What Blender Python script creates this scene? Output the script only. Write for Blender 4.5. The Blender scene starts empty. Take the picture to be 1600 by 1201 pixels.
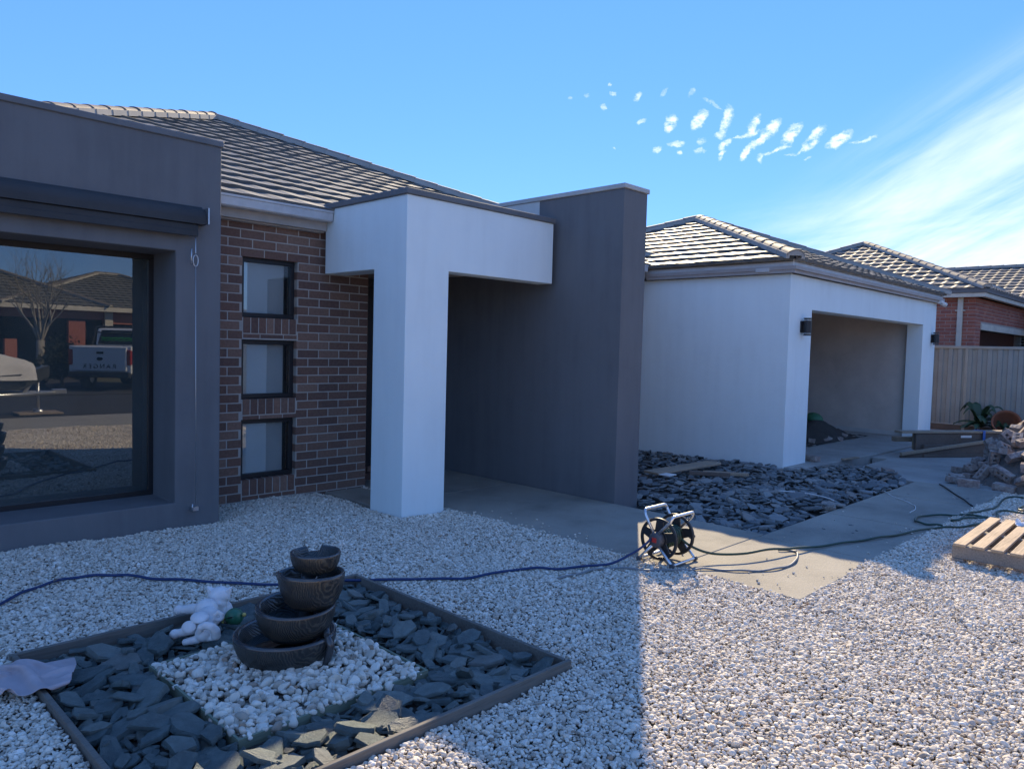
import bpy, bmesh, math, random
import numpy as np
from mathutils import Vector, Matrix, Euler
R = math.radians
random.seed(7); np.random.seed(7)
scn = bpy.context.scene
COL = scn.collection

# ------------------------------------------------------------------ camera
YAW, PITCH, ROLL = 0.773303, -0.049101, 0.026073
CAMH = 1.65
fw = Vector((math.cos(PITCH)*math.cos(YAW), math.cos(PITCH)*math.sin(YAW), math.sin(PITCH)))
rt = Vector((math.sin(YAW), -math.cos(YAW), 0)); up = rt.cross(fw)
rt2 = math.cos(ROLL)*rt + math.sin(ROLL)*up; up2 = -math.sin(ROLL)*rt + math.cos(ROLL)*up
cam_d = bpy.data.cameras.new('camera'); cam = bpy.data.objects.new('camera', cam_d); COL.objects.link(cam)
m = Matrix((rt2, up2, -fw)).transposed().to_4x4(); m.translation = (0, 0, CAMH)
cam.matrix_world = m
cam_d.sensor_fit = 'HORIZONTAL'; cam_d.sensor_width = 36; cam_d.lens = 36*1165.08/1600
cam_d.clip_start = 0.05; cam_d.clip_end = 3000
scn.camera = cam

# ------------------------------------------------------------------ sun, sky, exposure
SUN_EL, SUN_AZ = R(31.7), R(35.3)        # azimuth measured from +X towards +Y
sd = Vector((math.cos(SUN_EL)*math.cos(SUN_AZ), math.cos(SUN_EL)*math.sin(SUN_AZ), math.sin(SUN_EL)))
sl = bpy.data.lights.new('sun', 'SUN'); sl.energy = 5.0; sl.angle = R(0.53); sl.color = (1.0, 0.82, 0.54)
so = bpy.data.objects.new('sun', sl); COL.objects.link(so)
so.rotation_euler = (-sd).to_track_quat('-Z', 'Y').to_euler(); so.location = (0, 0, 30)
scn.view_settings.view_transform = 'Standard'; scn.view_settings.look = 'None'
scn.view_settings.exposure = 0.76; scn.view_settings.gamma = 1.0

W = bpy.data.worlds.new('World'); scn.world = W; W.use_nodes = True
nt = W.node_tree; N = nt.nodes; L = nt.links; N.clear()
def wn(t, **k):
    n = N.new(t)
    for a, b in k.items(): setattr(n, a, b)
    return n
def wm(op, a, b=None, c=None, clamp=False):
    n = N.new('ShaderNodeMath'); n.operation = op; n.use_clamp = clamp
    for i, v in enumerate((a, b, c)):
        if v is None: continue
        if isinstance(v, (int, float)): n.inputs[i].default_value = v
        else: L.new(v, n.inputs[i])
    return n.outputs[0]
sky = wn('ShaderNodeTexSky'); sky.sky_type = 'NISHITA'; sky.sun_disc = False
sky.sun_elevation = SUN_EL; sky.sun_rotation = math.pi/2 - SUN_AZ
sky.altitude = 50; sky.air_density = 1.0; sky.dust_density = 0.0; sky.ozone_density = 2.5
SKY_G, SKY_K = .52, .61
bg = wn('ShaderNodeBackground'); bg.inputs['Strength'].default_value = 0.13
tc = wn('ShaderNodeTexCoord')
def wdot(v):
    n = N.new('ShaderNodeVectorMath'); n.operation = 'DOT_PRODUCT'
    L.new(tc.outputs['Generated'], n.inputs[0]); n.inputs[1].default_value = v
    return n.outputs['Value']
# clouds live on a plane tangent to the sky in a fixed compass direction
CAZ, CEL = R(27.0), R(17.5)
cf = Vector((math.cos(CEL)*math.cos(CAZ), math.cos(CEL)*math.sin(CAZ), math.sin(CEL)))
cr = Vector((math.sin(CAZ), -math.cos(CAZ), 0)); cu = cr.cross(cf)
df = wm('MAXIMUM', wdot(cf), 0.05)
cx = wm('DIVIDE', wdot(cr), df); cy = wm('DIVIDE', wdot(cu), df)
comb = wn('ShaderNodeCombineXYZ'); L.new(cx, comb.inputs[0]); L.new(cy, comb.inputs[1])
def wnoise(scale, detail=4, rough=.6, sx=1, sy=1, rot=0, dist=0.0, off=(0, 0, 0)):
    mp = wn('ShaderNodeMapping'); mp.vector_type = 'TEXTURE' if False else 'POINT'
    L.new(comb.outputs[0], mp.inputs['Vector']); mp.inputs['Location'].default_value = off
    mp.inputs['Scale'].default_value = (sx, sy, 1); 
    mp0 = wn('ShaderNodeMapping'); L.new(comb.outputs[0], mp0.inputs['Vector']); mp0.inputs['Rotation'].default_value = (0, 0, rot)
    L.new(mp0.outputs[0], mp.inputs['Vector'])
    n = wn('ShaderNodeTexNoise'); n.inputs['Scale'].default_value = scale; n.inputs['Detail'].default_value = detail
    n.inputs['Roughness'].default_value = rough; n.inputs['Distortion'].default_value = dist
    L.new(mp.outputs[0], n.inputs['Vector']); return n.outputs['Fac']
def wramp(v, a, b):
    n = wn('ShaderNodeMapRange'); n.interpolation_type = 'SMOOTHSTEP'; L.new(v, n.inputs[0])
    n.inputs[1].default_value = a; n.inputs[2].default_value = b; return n.outputs[0]
def puff_list():
    # (u, v, half length, half width, tilt, strength) in the tangent plane
    return [(-0.1009, -0.0172, 0.0103, 0.0079, 70, 1), (-0.0668, -0.0165, 0.0135, 0.0079, 50, 1), (-0.0344, -0.0185, 0.0175, 0.0071, 75, 1), (-0.002, -0.0256, 0.0151, 0.0067, 55, 1), (-0.0102, -0.0353, 0.0179, 0.002, 12, 0.7), (0.0176, -0.0325, 0.0167, 0.0071, 42, 1), (0.0415, -0.04, 0.0183, 0.0071, 50, 1), (0.0281, -0.0522, 0.0119, 0.0024, 25, 0.8), (0.0686, -0.0432, 0.0183, 0.0071, 50, 1), (0.0584, -0.0551, 0.0119, 0.0024, 20, 0.8), (0.0978, -0.0475, 0.0151, 0.0079, 28, 1), (0.1183, -0.0516, 0.0119, 0.0016, 12, 0.6), (0.1291, -0.0476, 0.0095, 0.0032, 30, 0.6), (-0.0934, -0.0423, 0.0095, 0.0044, 10, 0.7), (-0.0915, -0.0527, 0.0036, 0.0032, 0, 0.7), (-0.0635, -0.04, 0.0071, 0.0036, 0, 0.6), (-0.0644, -0.0498, 0.0056, 0.0036, 0, 0.6), (-0.0336, -0.0448, 0.0095, 0.0044, 35, 0.8), (-0.0409, -0.0364, 0.0064, 0.0032, 0, 0.6), (-0.0375, -0.0558, 0.0071, 0.0036, 70, 0.9), (0.0023, -0.0467, 0.0127, 0.0052, 35, 0.95), (-0.0112, -0.0571, 0.0127, 0.0048, 50, 0.95), (0.0082, -0.064, 0.0064, 0.004, 60, 0.75), (0.0165, -0.0578, 0.0048, 0.0024, 10, 0.6), (-0.1376, -0.0121, 0.0071, 0.0036, 10, 0.55), (-0.1834, 0.0095, 0.004, 0.0044, 0, 0.6), (-0.1761, 0.0324, 0.0028, 0.0028, 0, 0.5), (-0.1714, 0.0217, 0.0036, 0.0032, 0, 0.5), (-0.1399, 0.0167, 0.006, 0.0048, 40, 0.55), (-0.1083, 0.0189, 0.0064, 0.0028, 30, 0.35), (-0.0762, 0.019, 0.0056, 0.0048, 0, 0.35), (-0.0496, 0.0022, 0.0119, 0.002, -35, 0.35), (-0.1173, -0.0463, 0.0064, 0.0032, 30, 0.7), (0.0437, -0.0605, 0.0064, 0.002, 10, 0.4), (0.0618, -0.0673, 0.0048, 0.0016, 0, 0.35), (-0.2279, 0.0211, 0.0024, 0.0024, 0, 0.3), (-0.2066, 0.0235, 0.0036, 0.0036, 0, 0.25), (-0.1716, -0.0439, 0.0024, 0.002, 0, 0.4), (0.106, -0.0377, 0.0048, 0.0024, 0, 0.3)]
wob = wnoise(34, 6, .7); wob2 = wnoise(34, 6, .7, off=(7.3, 2.1, 0))
px_ = wm('ADD', cx, wm('MULTIPLY', wm('SUBTRACT', wob, .5), .026))
py_ = wm('ADD', cy, wm('MULTIPLY', wm('SUBTRACT', wob2, .5), .022))
acc = None
for (u, v, a, b, t, s) in puff_list():
    c_, s_ = math.cos(R(t)), math.sin(R(t))
    dx = wm('SUBTRACT', px_, u); dy = wm('SUBTRACT', py_, v)
    p = wm('ADD', wm('MULTIPLY', dx, c_/a), wm('MULTIPLY', dy, s_/a))
    q = wm('ADD', wm('MULTIPLY', dx, -s_/b*1.05), wm('MULTIPLY', dy, c_/b*1.05))
    r2 = wm('ADD', wm('MULTIPLY', p, p), wm('MULTIPLY', q, q))
    g = wm('MULTIPLY', wm('SUBTRACT', 1.25, r2, clamp=True), s)
    acc = g if acc is None else wm('MAXIMUM', acc, g)
fine = wnoise(60, 4, .7, sx=1.0, sy=1.6)
puffs = wm('MULTIPLY', wm('MULTIPLY', acc, wramp(fine, .30, .66)), 1.1, clamp=True)
# thin cirrus, brushed towards the upper right
st1 = wnoise(2.6, 7, .62, sx=.55, sy=4.2, rot=R(-32), dist=.5)
st2 = wnoise(1.3, 3, .5, off=(3.1, 1.7, 0))
band = wramp(wm('SUBTRACT', wm('MULTIPLY', cx, .63), cy), .085, .24)
right = wramp(cx, -.02, .20)
cir = wm('MULTIPLY', wm('MULTIPLY', wramp(st1, .30, .74), band), right)
st3 = wnoise(5.0, 6, .6, sx=.4, sy=3.0, rot=R(-12), dist=.4)
low = wm('MULTIPLY', wm('MULTIPLY', wramp(st3, .34, .72), wramp(wm('MULTIPLY', cy, -1.0), .085, .17)), wramp(cx, -.08, .10))
cloud = wm('ADD', wm('MULTIPLY', cir, .8), wm('MULTIPLY', low, .65), clamp=True)
front = wramp(wdot(cf), .2, .5)
# scattered cloud elsewhere round the horizon (seen mirrored in the glass)
nb = wn('ShaderNodeTexNoise'); L.new(tc.outputs['Generated'], nb.inputs['Vector']); nb.inputs['Scale'].default_value = 3.2; nb.inputs['Detail'].default_value = 6
back = wm('MULTIPLY', wramp(nb.outputs['Fac'], .5, .68), wm('SUBTRACT', 1.0, wramp(wdot(cf), -.5, .1)))
tot = wm('MAXIMUM', wm('MULTIPLY', wm('MAXIMUM', puffs, cloud), front), wm('MULTIPLY', back, .6))
hsv = wn('ShaderNodeHueSaturation'); hsv.inputs['Saturation'].default_value = 1.12; 
def wscale(v, k):
    n = wn('ShaderNodeVectorMath', operation='SCALE'); L.new(v, n.inputs[0]); n.inputs['Scale'].default_value = k; return n.outputs[0]
gm = wn('ShaderNodeGamma'); gm.inputs[1].default_value = SKY_G; L.new(wscale(sky.outputs[0], .13), gm.inputs[0])
tn = wn('ShaderNodeVectorMath', operation='MULTIPLY'); L.new(wscale(gm.outputs[0], SKY_K/.13), tn.inputs[0]); tn.inputs[1].default_value = (.59, .845, 1.42)
L.new(tn.outputs[0], hsv.inputs['Color'])
mix = wn('ShaderNodeMix', data_type='RGBA'); L.new(tot, mix.inputs[0]); L.new(hsv.outputs[0], mix.inputs[6])
mix.inputs[7].default_value = (5.4, 6.0, 6.8, 1)
L.new(mix.outputs[2], bg.inputs['Color'])
out = wn('ShaderNodeOutputWorld'); L.new(bg.outputs[0], out.inputs['Surface'])

# ------------------------------------------------------------------ materials
class Mat:
    def __init__(s, name, col=(.5, .5, .5), rough=.6, metal=0, spec=.5):
        s.m = bpy.data.materials.new(name); s.m.use_nodes = True; s.nt = s.m.node_tree; s.n = s.nt.nodes; s.l = s.nt.links
        s.b = s.n['Principled BSDF']; s.b.inputs['Base Color'].default_value = (*col, 1)
        s.b.inputs['Roughness'].default_value = rough; s.b.inputs['Metallic'].default_value = metal
        s.b.inputs['Specular IOR Level'].default_value = spec; s.col = col
    def new(s, t, **k):
        n = s.n.new(t)
        for a, b in k.items(): setattr(n, a, b)
        return n
    def obj(s):
        return s.new('ShaderNodeTexCoord').outputs['Object']
    def math(s, op, a, b=None, clamp=False):
        n = s.new('ShaderNodeMath', operation=op, use_clamp=clamp)
        for i, v in enumerate((a, b)):
            if v is None: continue
            if isinstance(v, (int, float)): n.inputs[i].default_value = v
            else: s.l.new(v, n.inputs[i])
        return n.outputs[0]
    def noise(s, scale, detail=4, rough=.6, vec=None, stretch=None):
        n = s.new('ShaderNodeTexNoise'); n.inputs['Scale'].default_value = scale; n.inputs['Detail'].default_value = detail; n.inputs['Roughness'].default_value = rough
        v = vec or s.obj()
        if stretch:
            mp = s.new('ShaderNodeMapping'); mp.inputs['Scale'].default_value = stretch; s.l.new(v, mp.inputs['Vector']); v = mp.outputs[0]
        s.l.new(v, n.inputs['Vector']); return n.outputs['Fac']
    def ramp(s, v, stops):
        r = s.new('ShaderNodeValToRGB'); s.l.new(v, r.inputs[0]); e = r.color_ramp.elements
        while len(e) < len(stops): e.new(.5)
        for i, (p, c) in enumerate(stops):
            e[i].position = p; e[i].color = (*c, 1)
        return r.outputs[0]
    def mix(s, f, a, b, blend='MIX'):
        x = s.new('ShaderNodeMix', data_type='RGBA', blend_type=blend)
        for i, v in ((0, f), (6, a), (7, b)):
            if isinstance(v, (int, float)): x.inputs[i].default_value = v
            elif isinstance(v, tuple): x.inputs[i].default_value = (*v, 1)
            else: s.l.new(v, x.inputs[i])
        return x.outputs[2]
    def color(s, v): s.l.new(v, s.b.inputs['Base Color']); return s
    def bump(s, v, strength=.3, dist=.01):
        b = s.new('ShaderNodeBump'); b.inputs['Strength'].default_value = strength; b.inputs['Distance'].default_value = dist
        s.l.new(v, b.inputs['Height']); s.l.new(b.outputs[0], s.b.inputs['Normal']); return s
    def rough(s, v): s.l.new(v, s.b.inputs['Roughness']); return s
    def island(s): return s.new('ShaderNodeNewGeometry').outputs['Random Per Island']
    def objrand(s): return s.new('ShaderNodeObjectInfo').outputs['Random']

def sc(c, k): return tuple(min(1, x*k) for x in c)
def speckle(name, col, rough=.8, lo=.85, hi=1.12, scale=2.0, bscale=220, bstr=.25, bdist=.004, spec=.3, fine=None):
    M = Mat(name, col, rough, spec=spec)
    c = M.ramp(M.noise(scale, 6, .65), [(.3, sc(col, lo)), (.7, sc(col, hi))])
    if fine:
        c = M.mix(fine, c, M.ramp(M.noise(bscale, 2, .6), [(.35, sc(col, .45)), (.65, sc(col, 1.5))]))
    M.color(c); M.bump(M.noise(bscale, 3, .6), bstr, bdist); return M
def weather(name, col, streak=.5, **k):
    "painted render with faint run marks and blotches"
    M = Mat(name, col, .85, spec=.25)
    a = M.noise(1.3, 5, .6); b = M.noise(3.0, 5, .6, stretch=(2.2, 2.2, .25))
    f = M.math('ADD', M.math('MULTIPLY', a, .5), M.math('MULTIPLY', b, .5))
    M.color(M.ramp(f, [(.33, sc(col, 1-.16*streak)), (.5, col), (.68, sc(col, 1+.10*streak))]))
    M.bump(M.math('ADD', M.noise(150, 4, .7), M.math('MULTIPLY', M.noise(9, 5, .6), 2.2)), .4, .004); return M

MT = {}
MT['white'] = weather('white render', (.78, .86, .87), .35)
MT['charcoal'] = weather('charcoal render', (.158, .160, .168), .9)
MT['primer'] = weather('bare pale render', (.60, .60, .58), .6)
MT['cap'] = speckle('grey painted metal capping', (.15, .155, .165), .5, scale=3, bstr=.05)
MT['cap_light'] = speckle('light grey capping', (.46, .46, .45), .5, scale=3, bstr=.05)
MT['gutter'] = speckle('weathered gutter metal', (.52, .52, .52), .45, scale=5, bstr=.05, spec=.5)
MT['fascia'] = speckle('beige fascia', (.42, .39, .36), .6, scale=3, bstr=.08)
MT['fascia_dark'] = speckle('taupe fascia', (.40, .36, .34), .6, scale=3, bstr=.08)
MT['cream'] = speckle('cream trim', (.62, .57, .48), .6, scale=3, bstr=.06)
MT['taupe'] = speckle('taupe interior wall', (.62, .54, .48), .8, scale=1.5, bstr=.1)
MT['ceiling'] = speckle('ceiling board', (.55, .53, .50), .8, bstr=.05)
MT['dark_frame'] = speckle('black aluminium frame', (.018, .019, .022), .4, bstr=.03, spec=.5)
MT['room_shade'] = Mat('painted room shade', (.012, .013, .014), .9)  # near-black colour stands in for the shade of unlit rooms
MT['black_door'] = speckle('black door paint', (.015, .015, .016), .45, bstr=.05)
MT['blind'] = speckle('pale roller blind', (.66, .68, .69), .8, scale=1.2, bstr=.03)
MT['awning'] = speckle('charcoal canvas awning', (.05, .052, .056), .75, scale=4, bscale=500)
MT['steel'] = speckle('galvanised steel', (.55, .56, .58), .35, bstr=.04, spec=.5); MT['steel'].b.inputs['Metallic'].default_value = .85
MT['alu'] = speckle('brushed aluminium tube', (.72, .74, .77), .3, bstr=.04); MT['alu'].b.inputs['Metallic'].default_value = .9
MT['black_plastic'] = speckle('black plastic', (.022, .023, .025), .42, scale=8, bstr=.05, spec=.5)
MT['grey_plastic'] = speckle('grey plastic', (.09, .09, .1), .5, bstr=.05, spec=.5)
MT['red'] = Mat('red emblem', (.55, .04, .03), .5)
MT['blue_hose'] = Mat('blue hose', (.012, .035, .12), .45, spec=.5)
MT['green_hose'] = Mat('dark green hose', (.018, .05, .032), .4, spec=.5)
MT['hose_shadow'] = Mat('grey shadow tube', (.22, .23, .24), .5, spec=.4)  # last one: tone of a cast hose shadow, put into the colour

def brick_mat(name, cols, rough=.85):
    M = Mat(name, cols[0], rough, spec=.25); k = len(cols)
    c = M.ramp(M.island(), [((i+.5)/k, c) for i, c in enumerate(cols)])
    c = M.mix(.45, c, M.ramp(M.noise(35, 5, .7), [(.3, (.25, .22, .2)), (.72, (1.0, .95, .9))]), 'MULTIPLY')
    M.color(M.mix(1.0, c, (1.85, 1.58, 1.46), 'MULTIPLY')); M.bump(M.noise(120, 4, .7), .5, .006); return M
MT['brick'] = brick_mat('dark brown bricks', [(.115, .082, .070), (.155, .112, .092), (.095, .072, .066), (.14, .096, .080), (.18, .138, .115), (.105, .078, .070)])
MT['brick_red'] = brick_mat('red brown bricks', [(.26, .11, .085), (.20, .085, .07), (.30, .14, .105), (.23, .10, .085)])
MT['old_brick'] = brick_mat('salvaged bricks', [(.30, .22, .19), (.24, .16, .14), (.40, .33, .28), (.20, .13, .115), (.34, .27, .24)])
MT['old_brick'].color(MT['old_brick'].mix(.75, MT['old_brick'].ramp(MT['old_brick'].objrand(), [(.1, (.30, .20, .17)), (.35, (.17, .12, .11)), (.6, (.38, .32, .28)), (.9, (.24, .15, .13))]),
    MT['old_brick'].ramp(MT['old_brick'].noise(14, 5, .7), [(.35, (.18, .13, .115)), (.65, (.46, .42, .38))])))
MT['mortar'] = speckle('grey mortar', (.44, .41, .37), .9, scale=8, bscale=160, bstr=.4)
MT['mortar_n'] = speckle('pink mortar', (.42, .36, .32), .9, scale=8, bscale=160, bstr=.4)

def tile_mat(name, base, rough):
    M = Mat(name, base, rough, spec=.42)
    a = M.noise(1.2, 5, .65); b = M.noise(9, 5, .7)
    f = M.math('ADD', M.math('MULTIPLY', a, .45), M.math('MULTIPLY', b, .55))
    c = M.ramp(f, [(.33, sc(base, .62)), (.5, base), (.68, sc(base, 1.4))])
    M.color(c); M.bump(M.noise(90, 4, .7), .45, .006); return M
MT['tile'] = tile_mat('weathered grey brown concrete tiles', (.160, .156, .147), .58)
MT['tile_n'] = tile_mat('neighbour concrete tiles', (.17, .155, .14), .6)
MT['tile_o'] = tile_mat('dark concrete tiles', (.11, .11, .105), .8)
MT['cap_tile'] = tile_mat('ridge cap tiles', (.21, .18, .155), .72)
MT['bedding'] = speckle('ridge bedding mortar', (.40, .38, .35), .9, bscale=60)

M = Mat('gravel pebbles', (.5, .48, .43), .75, spec=.3); r_ = M.objrand()
c = M.ramp(r_, [(0, (.30, .25, .20)), (.09, (.54, .48, .40)), (.35, (.70, .63, .53)), (.6, (.84, .77, .66)), (.8, (.63, .55, .45)), (.93, (.94, .89, .80)), (1, (.36, .24, .16))])
c = M.mix(.25, c, M.ramp(M.noise(60, 3, .6), [(.35, (.5, .46, .4)), (.65, (1, 1, 1))]), 'MULTIPLY')
M.color(c); MT['pebble'] = M
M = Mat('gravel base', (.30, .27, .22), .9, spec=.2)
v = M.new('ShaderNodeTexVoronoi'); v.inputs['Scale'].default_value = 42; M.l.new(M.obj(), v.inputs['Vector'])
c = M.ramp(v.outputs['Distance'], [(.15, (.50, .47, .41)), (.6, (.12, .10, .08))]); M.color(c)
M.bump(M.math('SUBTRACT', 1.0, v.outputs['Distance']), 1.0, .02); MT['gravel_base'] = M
MT['soil'] = speckle('dark soil', (.055, .05, .045), .95, scale=6, bscale=60, bstr=.8, bdist=.02)
M = Mat('slate', (.12, .14, .145), .44, spec=.5)
c = M.ramp(M.noise(4.5, 6, .7), [(.3, (.078, .106, .108)), (.52, (.135, .180, .178)), (.72, (.24, .30, .285))])
c = M.mix(.5, c, M.ramp(M.objrand(), [(0, (.06, .078, .078)), (.5, (.12, .148, .142)), (.8, (.23, .25, .22)), (.93, (.30, .30, .26)), (1, (.17, .135, .11))]))
M.color(c); M.bump(M.noise(14, 8, .8, stretch=(1, 1, 3)), .8, .02); MT['slate'] = M
M = Mat('mixed slate', (.12, .14, .145), .65, spec=.35)
c = M.ramp(M.noise(4.5, 6, .7), [(.3, (.085, .095, .10)), (.52, (.14, .155, .16)), (.72, (.23, .24, .235))])
c = M.mix(.55, c, M.ramp(M.objrand(), [(0, (.07, .08, .085)), (.4, (.16, .175, .18)), (.7, (.26, .265, .26)), (.9, (.38, .37, .34)), (1, (.32, .25, .20))]))
M.color(c); M.bump(M.noise(26, 6, .75, stretch=(1, 1, 3)), .5, .012); MT['slate2'] = M
M = Mat('exposed aggregate concrete', (.42, .38, .31), .85, spec=.3)
c = M.ramp(M.noise(1.1, 6, .65), [(.28, (.20, .19, .17)), (.5, (.34, .315, .27)), (.72, (.43, .40, .345))])
v = M.new('ShaderNodeTexVoronoi'); v.inputs['Scale'].default_value = 95; M.l.new(M.obj(), v.inputs['Vector'])
c = M.mix(.45, c, M.mix(1.0, M.ramp(M.math('FRACT', M.math('MULTIPLY', v.outputs['Distance'], 3.7)), [(.2, (.45, .42, .38)), (.8, (1.35, 1.3, 1.2))]), c, 'MULTIPLY'))
st = M.noise(.55, 4, .6, stretch=(1, 1, 1)); c = M.mix(M.math('MULTIPLY', st, .5), c, (.25, .24, .215))
M.color(c); M.bump(v.outputs['Distance'], .5, .006); MT['concrete'] = M
MT['slab'] = speckle('grey driveway concrete', (.34, .33, .305), .85, lo=.6, hi=1.2, scale=1.1, bscale=120, bstr=.3, fine=.3)
MT['footpath'] = speckle('footpath concrete', (.34, .32, .28), .85, scale=1, bscale=120, fine=.2)
MT['asphalt'] = speckle('asphalt', (.05, .05, .052), .9, scale=.7, bscale=110, bstr=.5, fine=.3)
MT['grass'] = speckle('worn verge', (.085, .085, .05), .95, scale=2, bscale=60, bstr=.8, bdist=.02, fine=.3)
def wood(name, col, k=1.0, rough=.75):
    M = Mat(name, col, rough, spec=.25)
    a = M.noise(6, 5, .65, stretch=(.7, 14, 14)); b = M.noise(2.2, 4, .6)
    f = M.math('ADD', M.math('MULTIPLY', a, .65), M.math('MULTIPLY', b, .35))
    M.color(M.ramp(f, [(.32, sc(col, 1-.45*k)), (.5, col), (.68, sc(col, 1+.3*k))])); M.bump(a, .4, .004); return M
MT['pallet'] = wood('sun bleached pallet pine', (.50, .38, .26))
MT['pallet2'] = wood('greyed pallet bearer', (.30, .26, .22))
MT['edging'] = wood('grey treated timber edging', (.17, .155, .135), .8)
MT['edging_in'] = wood('thin green treated edging', (.20, .23, .17), .6)
MT['timber'] = wood('construction timber', (.33, .26, .19)); MT['timber_dark'] = wood('darker timber', (.15, .12, .10))  # plain and darker timber colours
M = Mat('glazed ceramic with combed pattern', (.06, .06, .058), .34, spec=.6)
w = M.new('ShaderNodeTexWave', wave_type='RINGS'); w.inputs['Scale'].default_value = 42; w.inputs['Distortion'].default_value = 9; w.inputs['Detail'].default_value = 2
w.inputs['Detail Scale'].default_value = .5; M.l.new(M.obj(), w.inputs['Vector'])
n_ = M.noise(7, 5, .65)
c = M.ramp(M.math('MULTIPLY', w.outputs['Fac'], M.math('MULTIPLY', n_, 1.9), clamp=True), [(.35, (.022, .024, .026)), (.65, (.036, .036, .034)), (.95, (.075, .070, .056))])
M.color(c); M.bump(w.outputs['Fac'], .45, .004); MT['ceramic'] = M
MT['ceramic_rim'] = Mat('polished dark ceramic', (.05, .05, .052), .16, spec=.7)
MT['water'] = Mat('dark still water', (.01, .013, .014), .04, spec=.6)
MT['ornament'] = speckle('white painted ornament', (.74, .70, .68), .6, scale=8, bscale=120, bstr=.2, lo=.8)
MT['green_orn'] = speckle('green glazed ornament', (.03, .14, .075), .35, scale=8, bstr=.1, spec=.5)
MT['yellow'] = Mat('yellow glaze', (.55, .42, .12), .4)
MT['cloth'] = speckle('pale pink cloth', (.46, .39, .40), .9, scale=6, bscale=300)
MT['leaf'] = speckle('dark green leaf', (.035, .07, .032), .45, scale=20, bstr=.1, spec=.5)
MT['terracotta'] = speckle('terracotta', (.24, .10, .06), .85, scale=6)
MT['fence'] = speckle('beige grey steel fence sheet', (.27, .285, .27), .55, scale=1.5, bscale=40, bstr=.04, spec=.4)
MT['fence_rail'] = speckle('fence rail', (.34, .33, .29), .5, scale=2, bstr=.04)
MT['plastic_white'] = Mat('white plastic', (.7, .7, .68), .5)
MT['blue_strap'] = Mat('blue strap', (.03, .13, .42), .5)
MT['polythene'] = Mat('torn white wrap', (.8, .8, .8), .35)
MT['lens'] = Mat('dark lamp glass', (.05, .055, .06), .15, spec=.7)
MT['rubble'] = speckle('dusty rubble', (.17, .15, .135), .9, scale=9, bscale=50, bstr=.8, bdist=.02)
MT['green_plastic'] = speckle('green plastic', (.05, .17, .09), .5, scale=6)
MT['car_paint'] = Mat('white car paint', (.72, .73, .74), .25, spec=.5)
MT['car_glass'] = Mat('car glass', (.01, .012, .014), .06, spec=.6)
MT['tyre'] = Mat('tyre rubber', (.02, .02, .02), .85)
MT['tail'] = Mat('red tail lamp lens', (.30, .012, .012), .2, spec=.6)
MT['dark_text'] = Mat('dark lettering', (.02, .022, .026), .5)
MT['lime'] = Mat('lime decal', (.05, .55, .08), .5)
MT['cover'] = speckle('pale canvas cover', (.62, .60, .58), .9, scale=3, bscale=60)
MT['hull'] = Mat('dark hull', (.04, .045, .05), .3, spec=.5)
MT['bark'] = speckle('pale grey bark', (.30, .27, .23), .85, scale=4, bscale=60, bstr=.6)
MT['shrub'] = speckle('dull green foliage', (.06, .07, .035), .8, scale=6)
M = MT['glass'] = Mat('tinted window glass'); M.n.remove(M.b)
gl = M.new('ShaderNodeBsdfGlossy'); gl.inputs['Roughness'].default_value = .0; gl.inputs['Color'].default_value = (.95, .95, .95, 1)
tr = M.new('ShaderNodeBsdfTransparent'); tr.inputs['Color'].default_value = (.55, .58, .6, 1)
ms = M.new('ShaderNodeMixShader'); ms.inputs[0].default_value = .14
M.l.new(tr.outputs[0], ms.inputs[1]); M.l.new(gl.outputs[0], ms.inputs[2]); dfm = M.new('ShaderNodeBsdfDiffuse'); dfm.inputs['Color'].default_value = (.30, .36, .35, 1); ms2 = M.new('ShaderNodeMixShader'); M.l.new(M.math('MULTIPLY', M.noise(1.7, 5, .6), .20), ms2.inputs[0])
M.l.new(ms.outputs[0], ms2.inputs[1]); M.l.new(dfm.outputs[0], ms2.inputs[2]); M.l.new(ms2.outputs[0], M.n['Material Output'].inputs['Surface'])

def clear_glass():
    M = Mat('clear window glass'); M.n.remove(M.b)
    gl = M.new('ShaderNodeBsdfGlossy'); gl.inputs['Roughness'].default_value = .0
    tr = M.new('ShaderNodeBsdfTransparent'); tr.inputs['Color'].default_value = (.88, .9, .9, 1)
    ms = M.new('ShaderNodeMixShader'); ms.inputs[0].default_value = .14
    M.l.new(tr.outputs[0], ms.inputs[1]); M.l.new(gl.outputs[0], ms.inputs[2]); M.l.new(ms.outputs[0], M.n['Material Output'].inputs['Surface']); return M
MT['clear'] = clear_glass()
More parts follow.
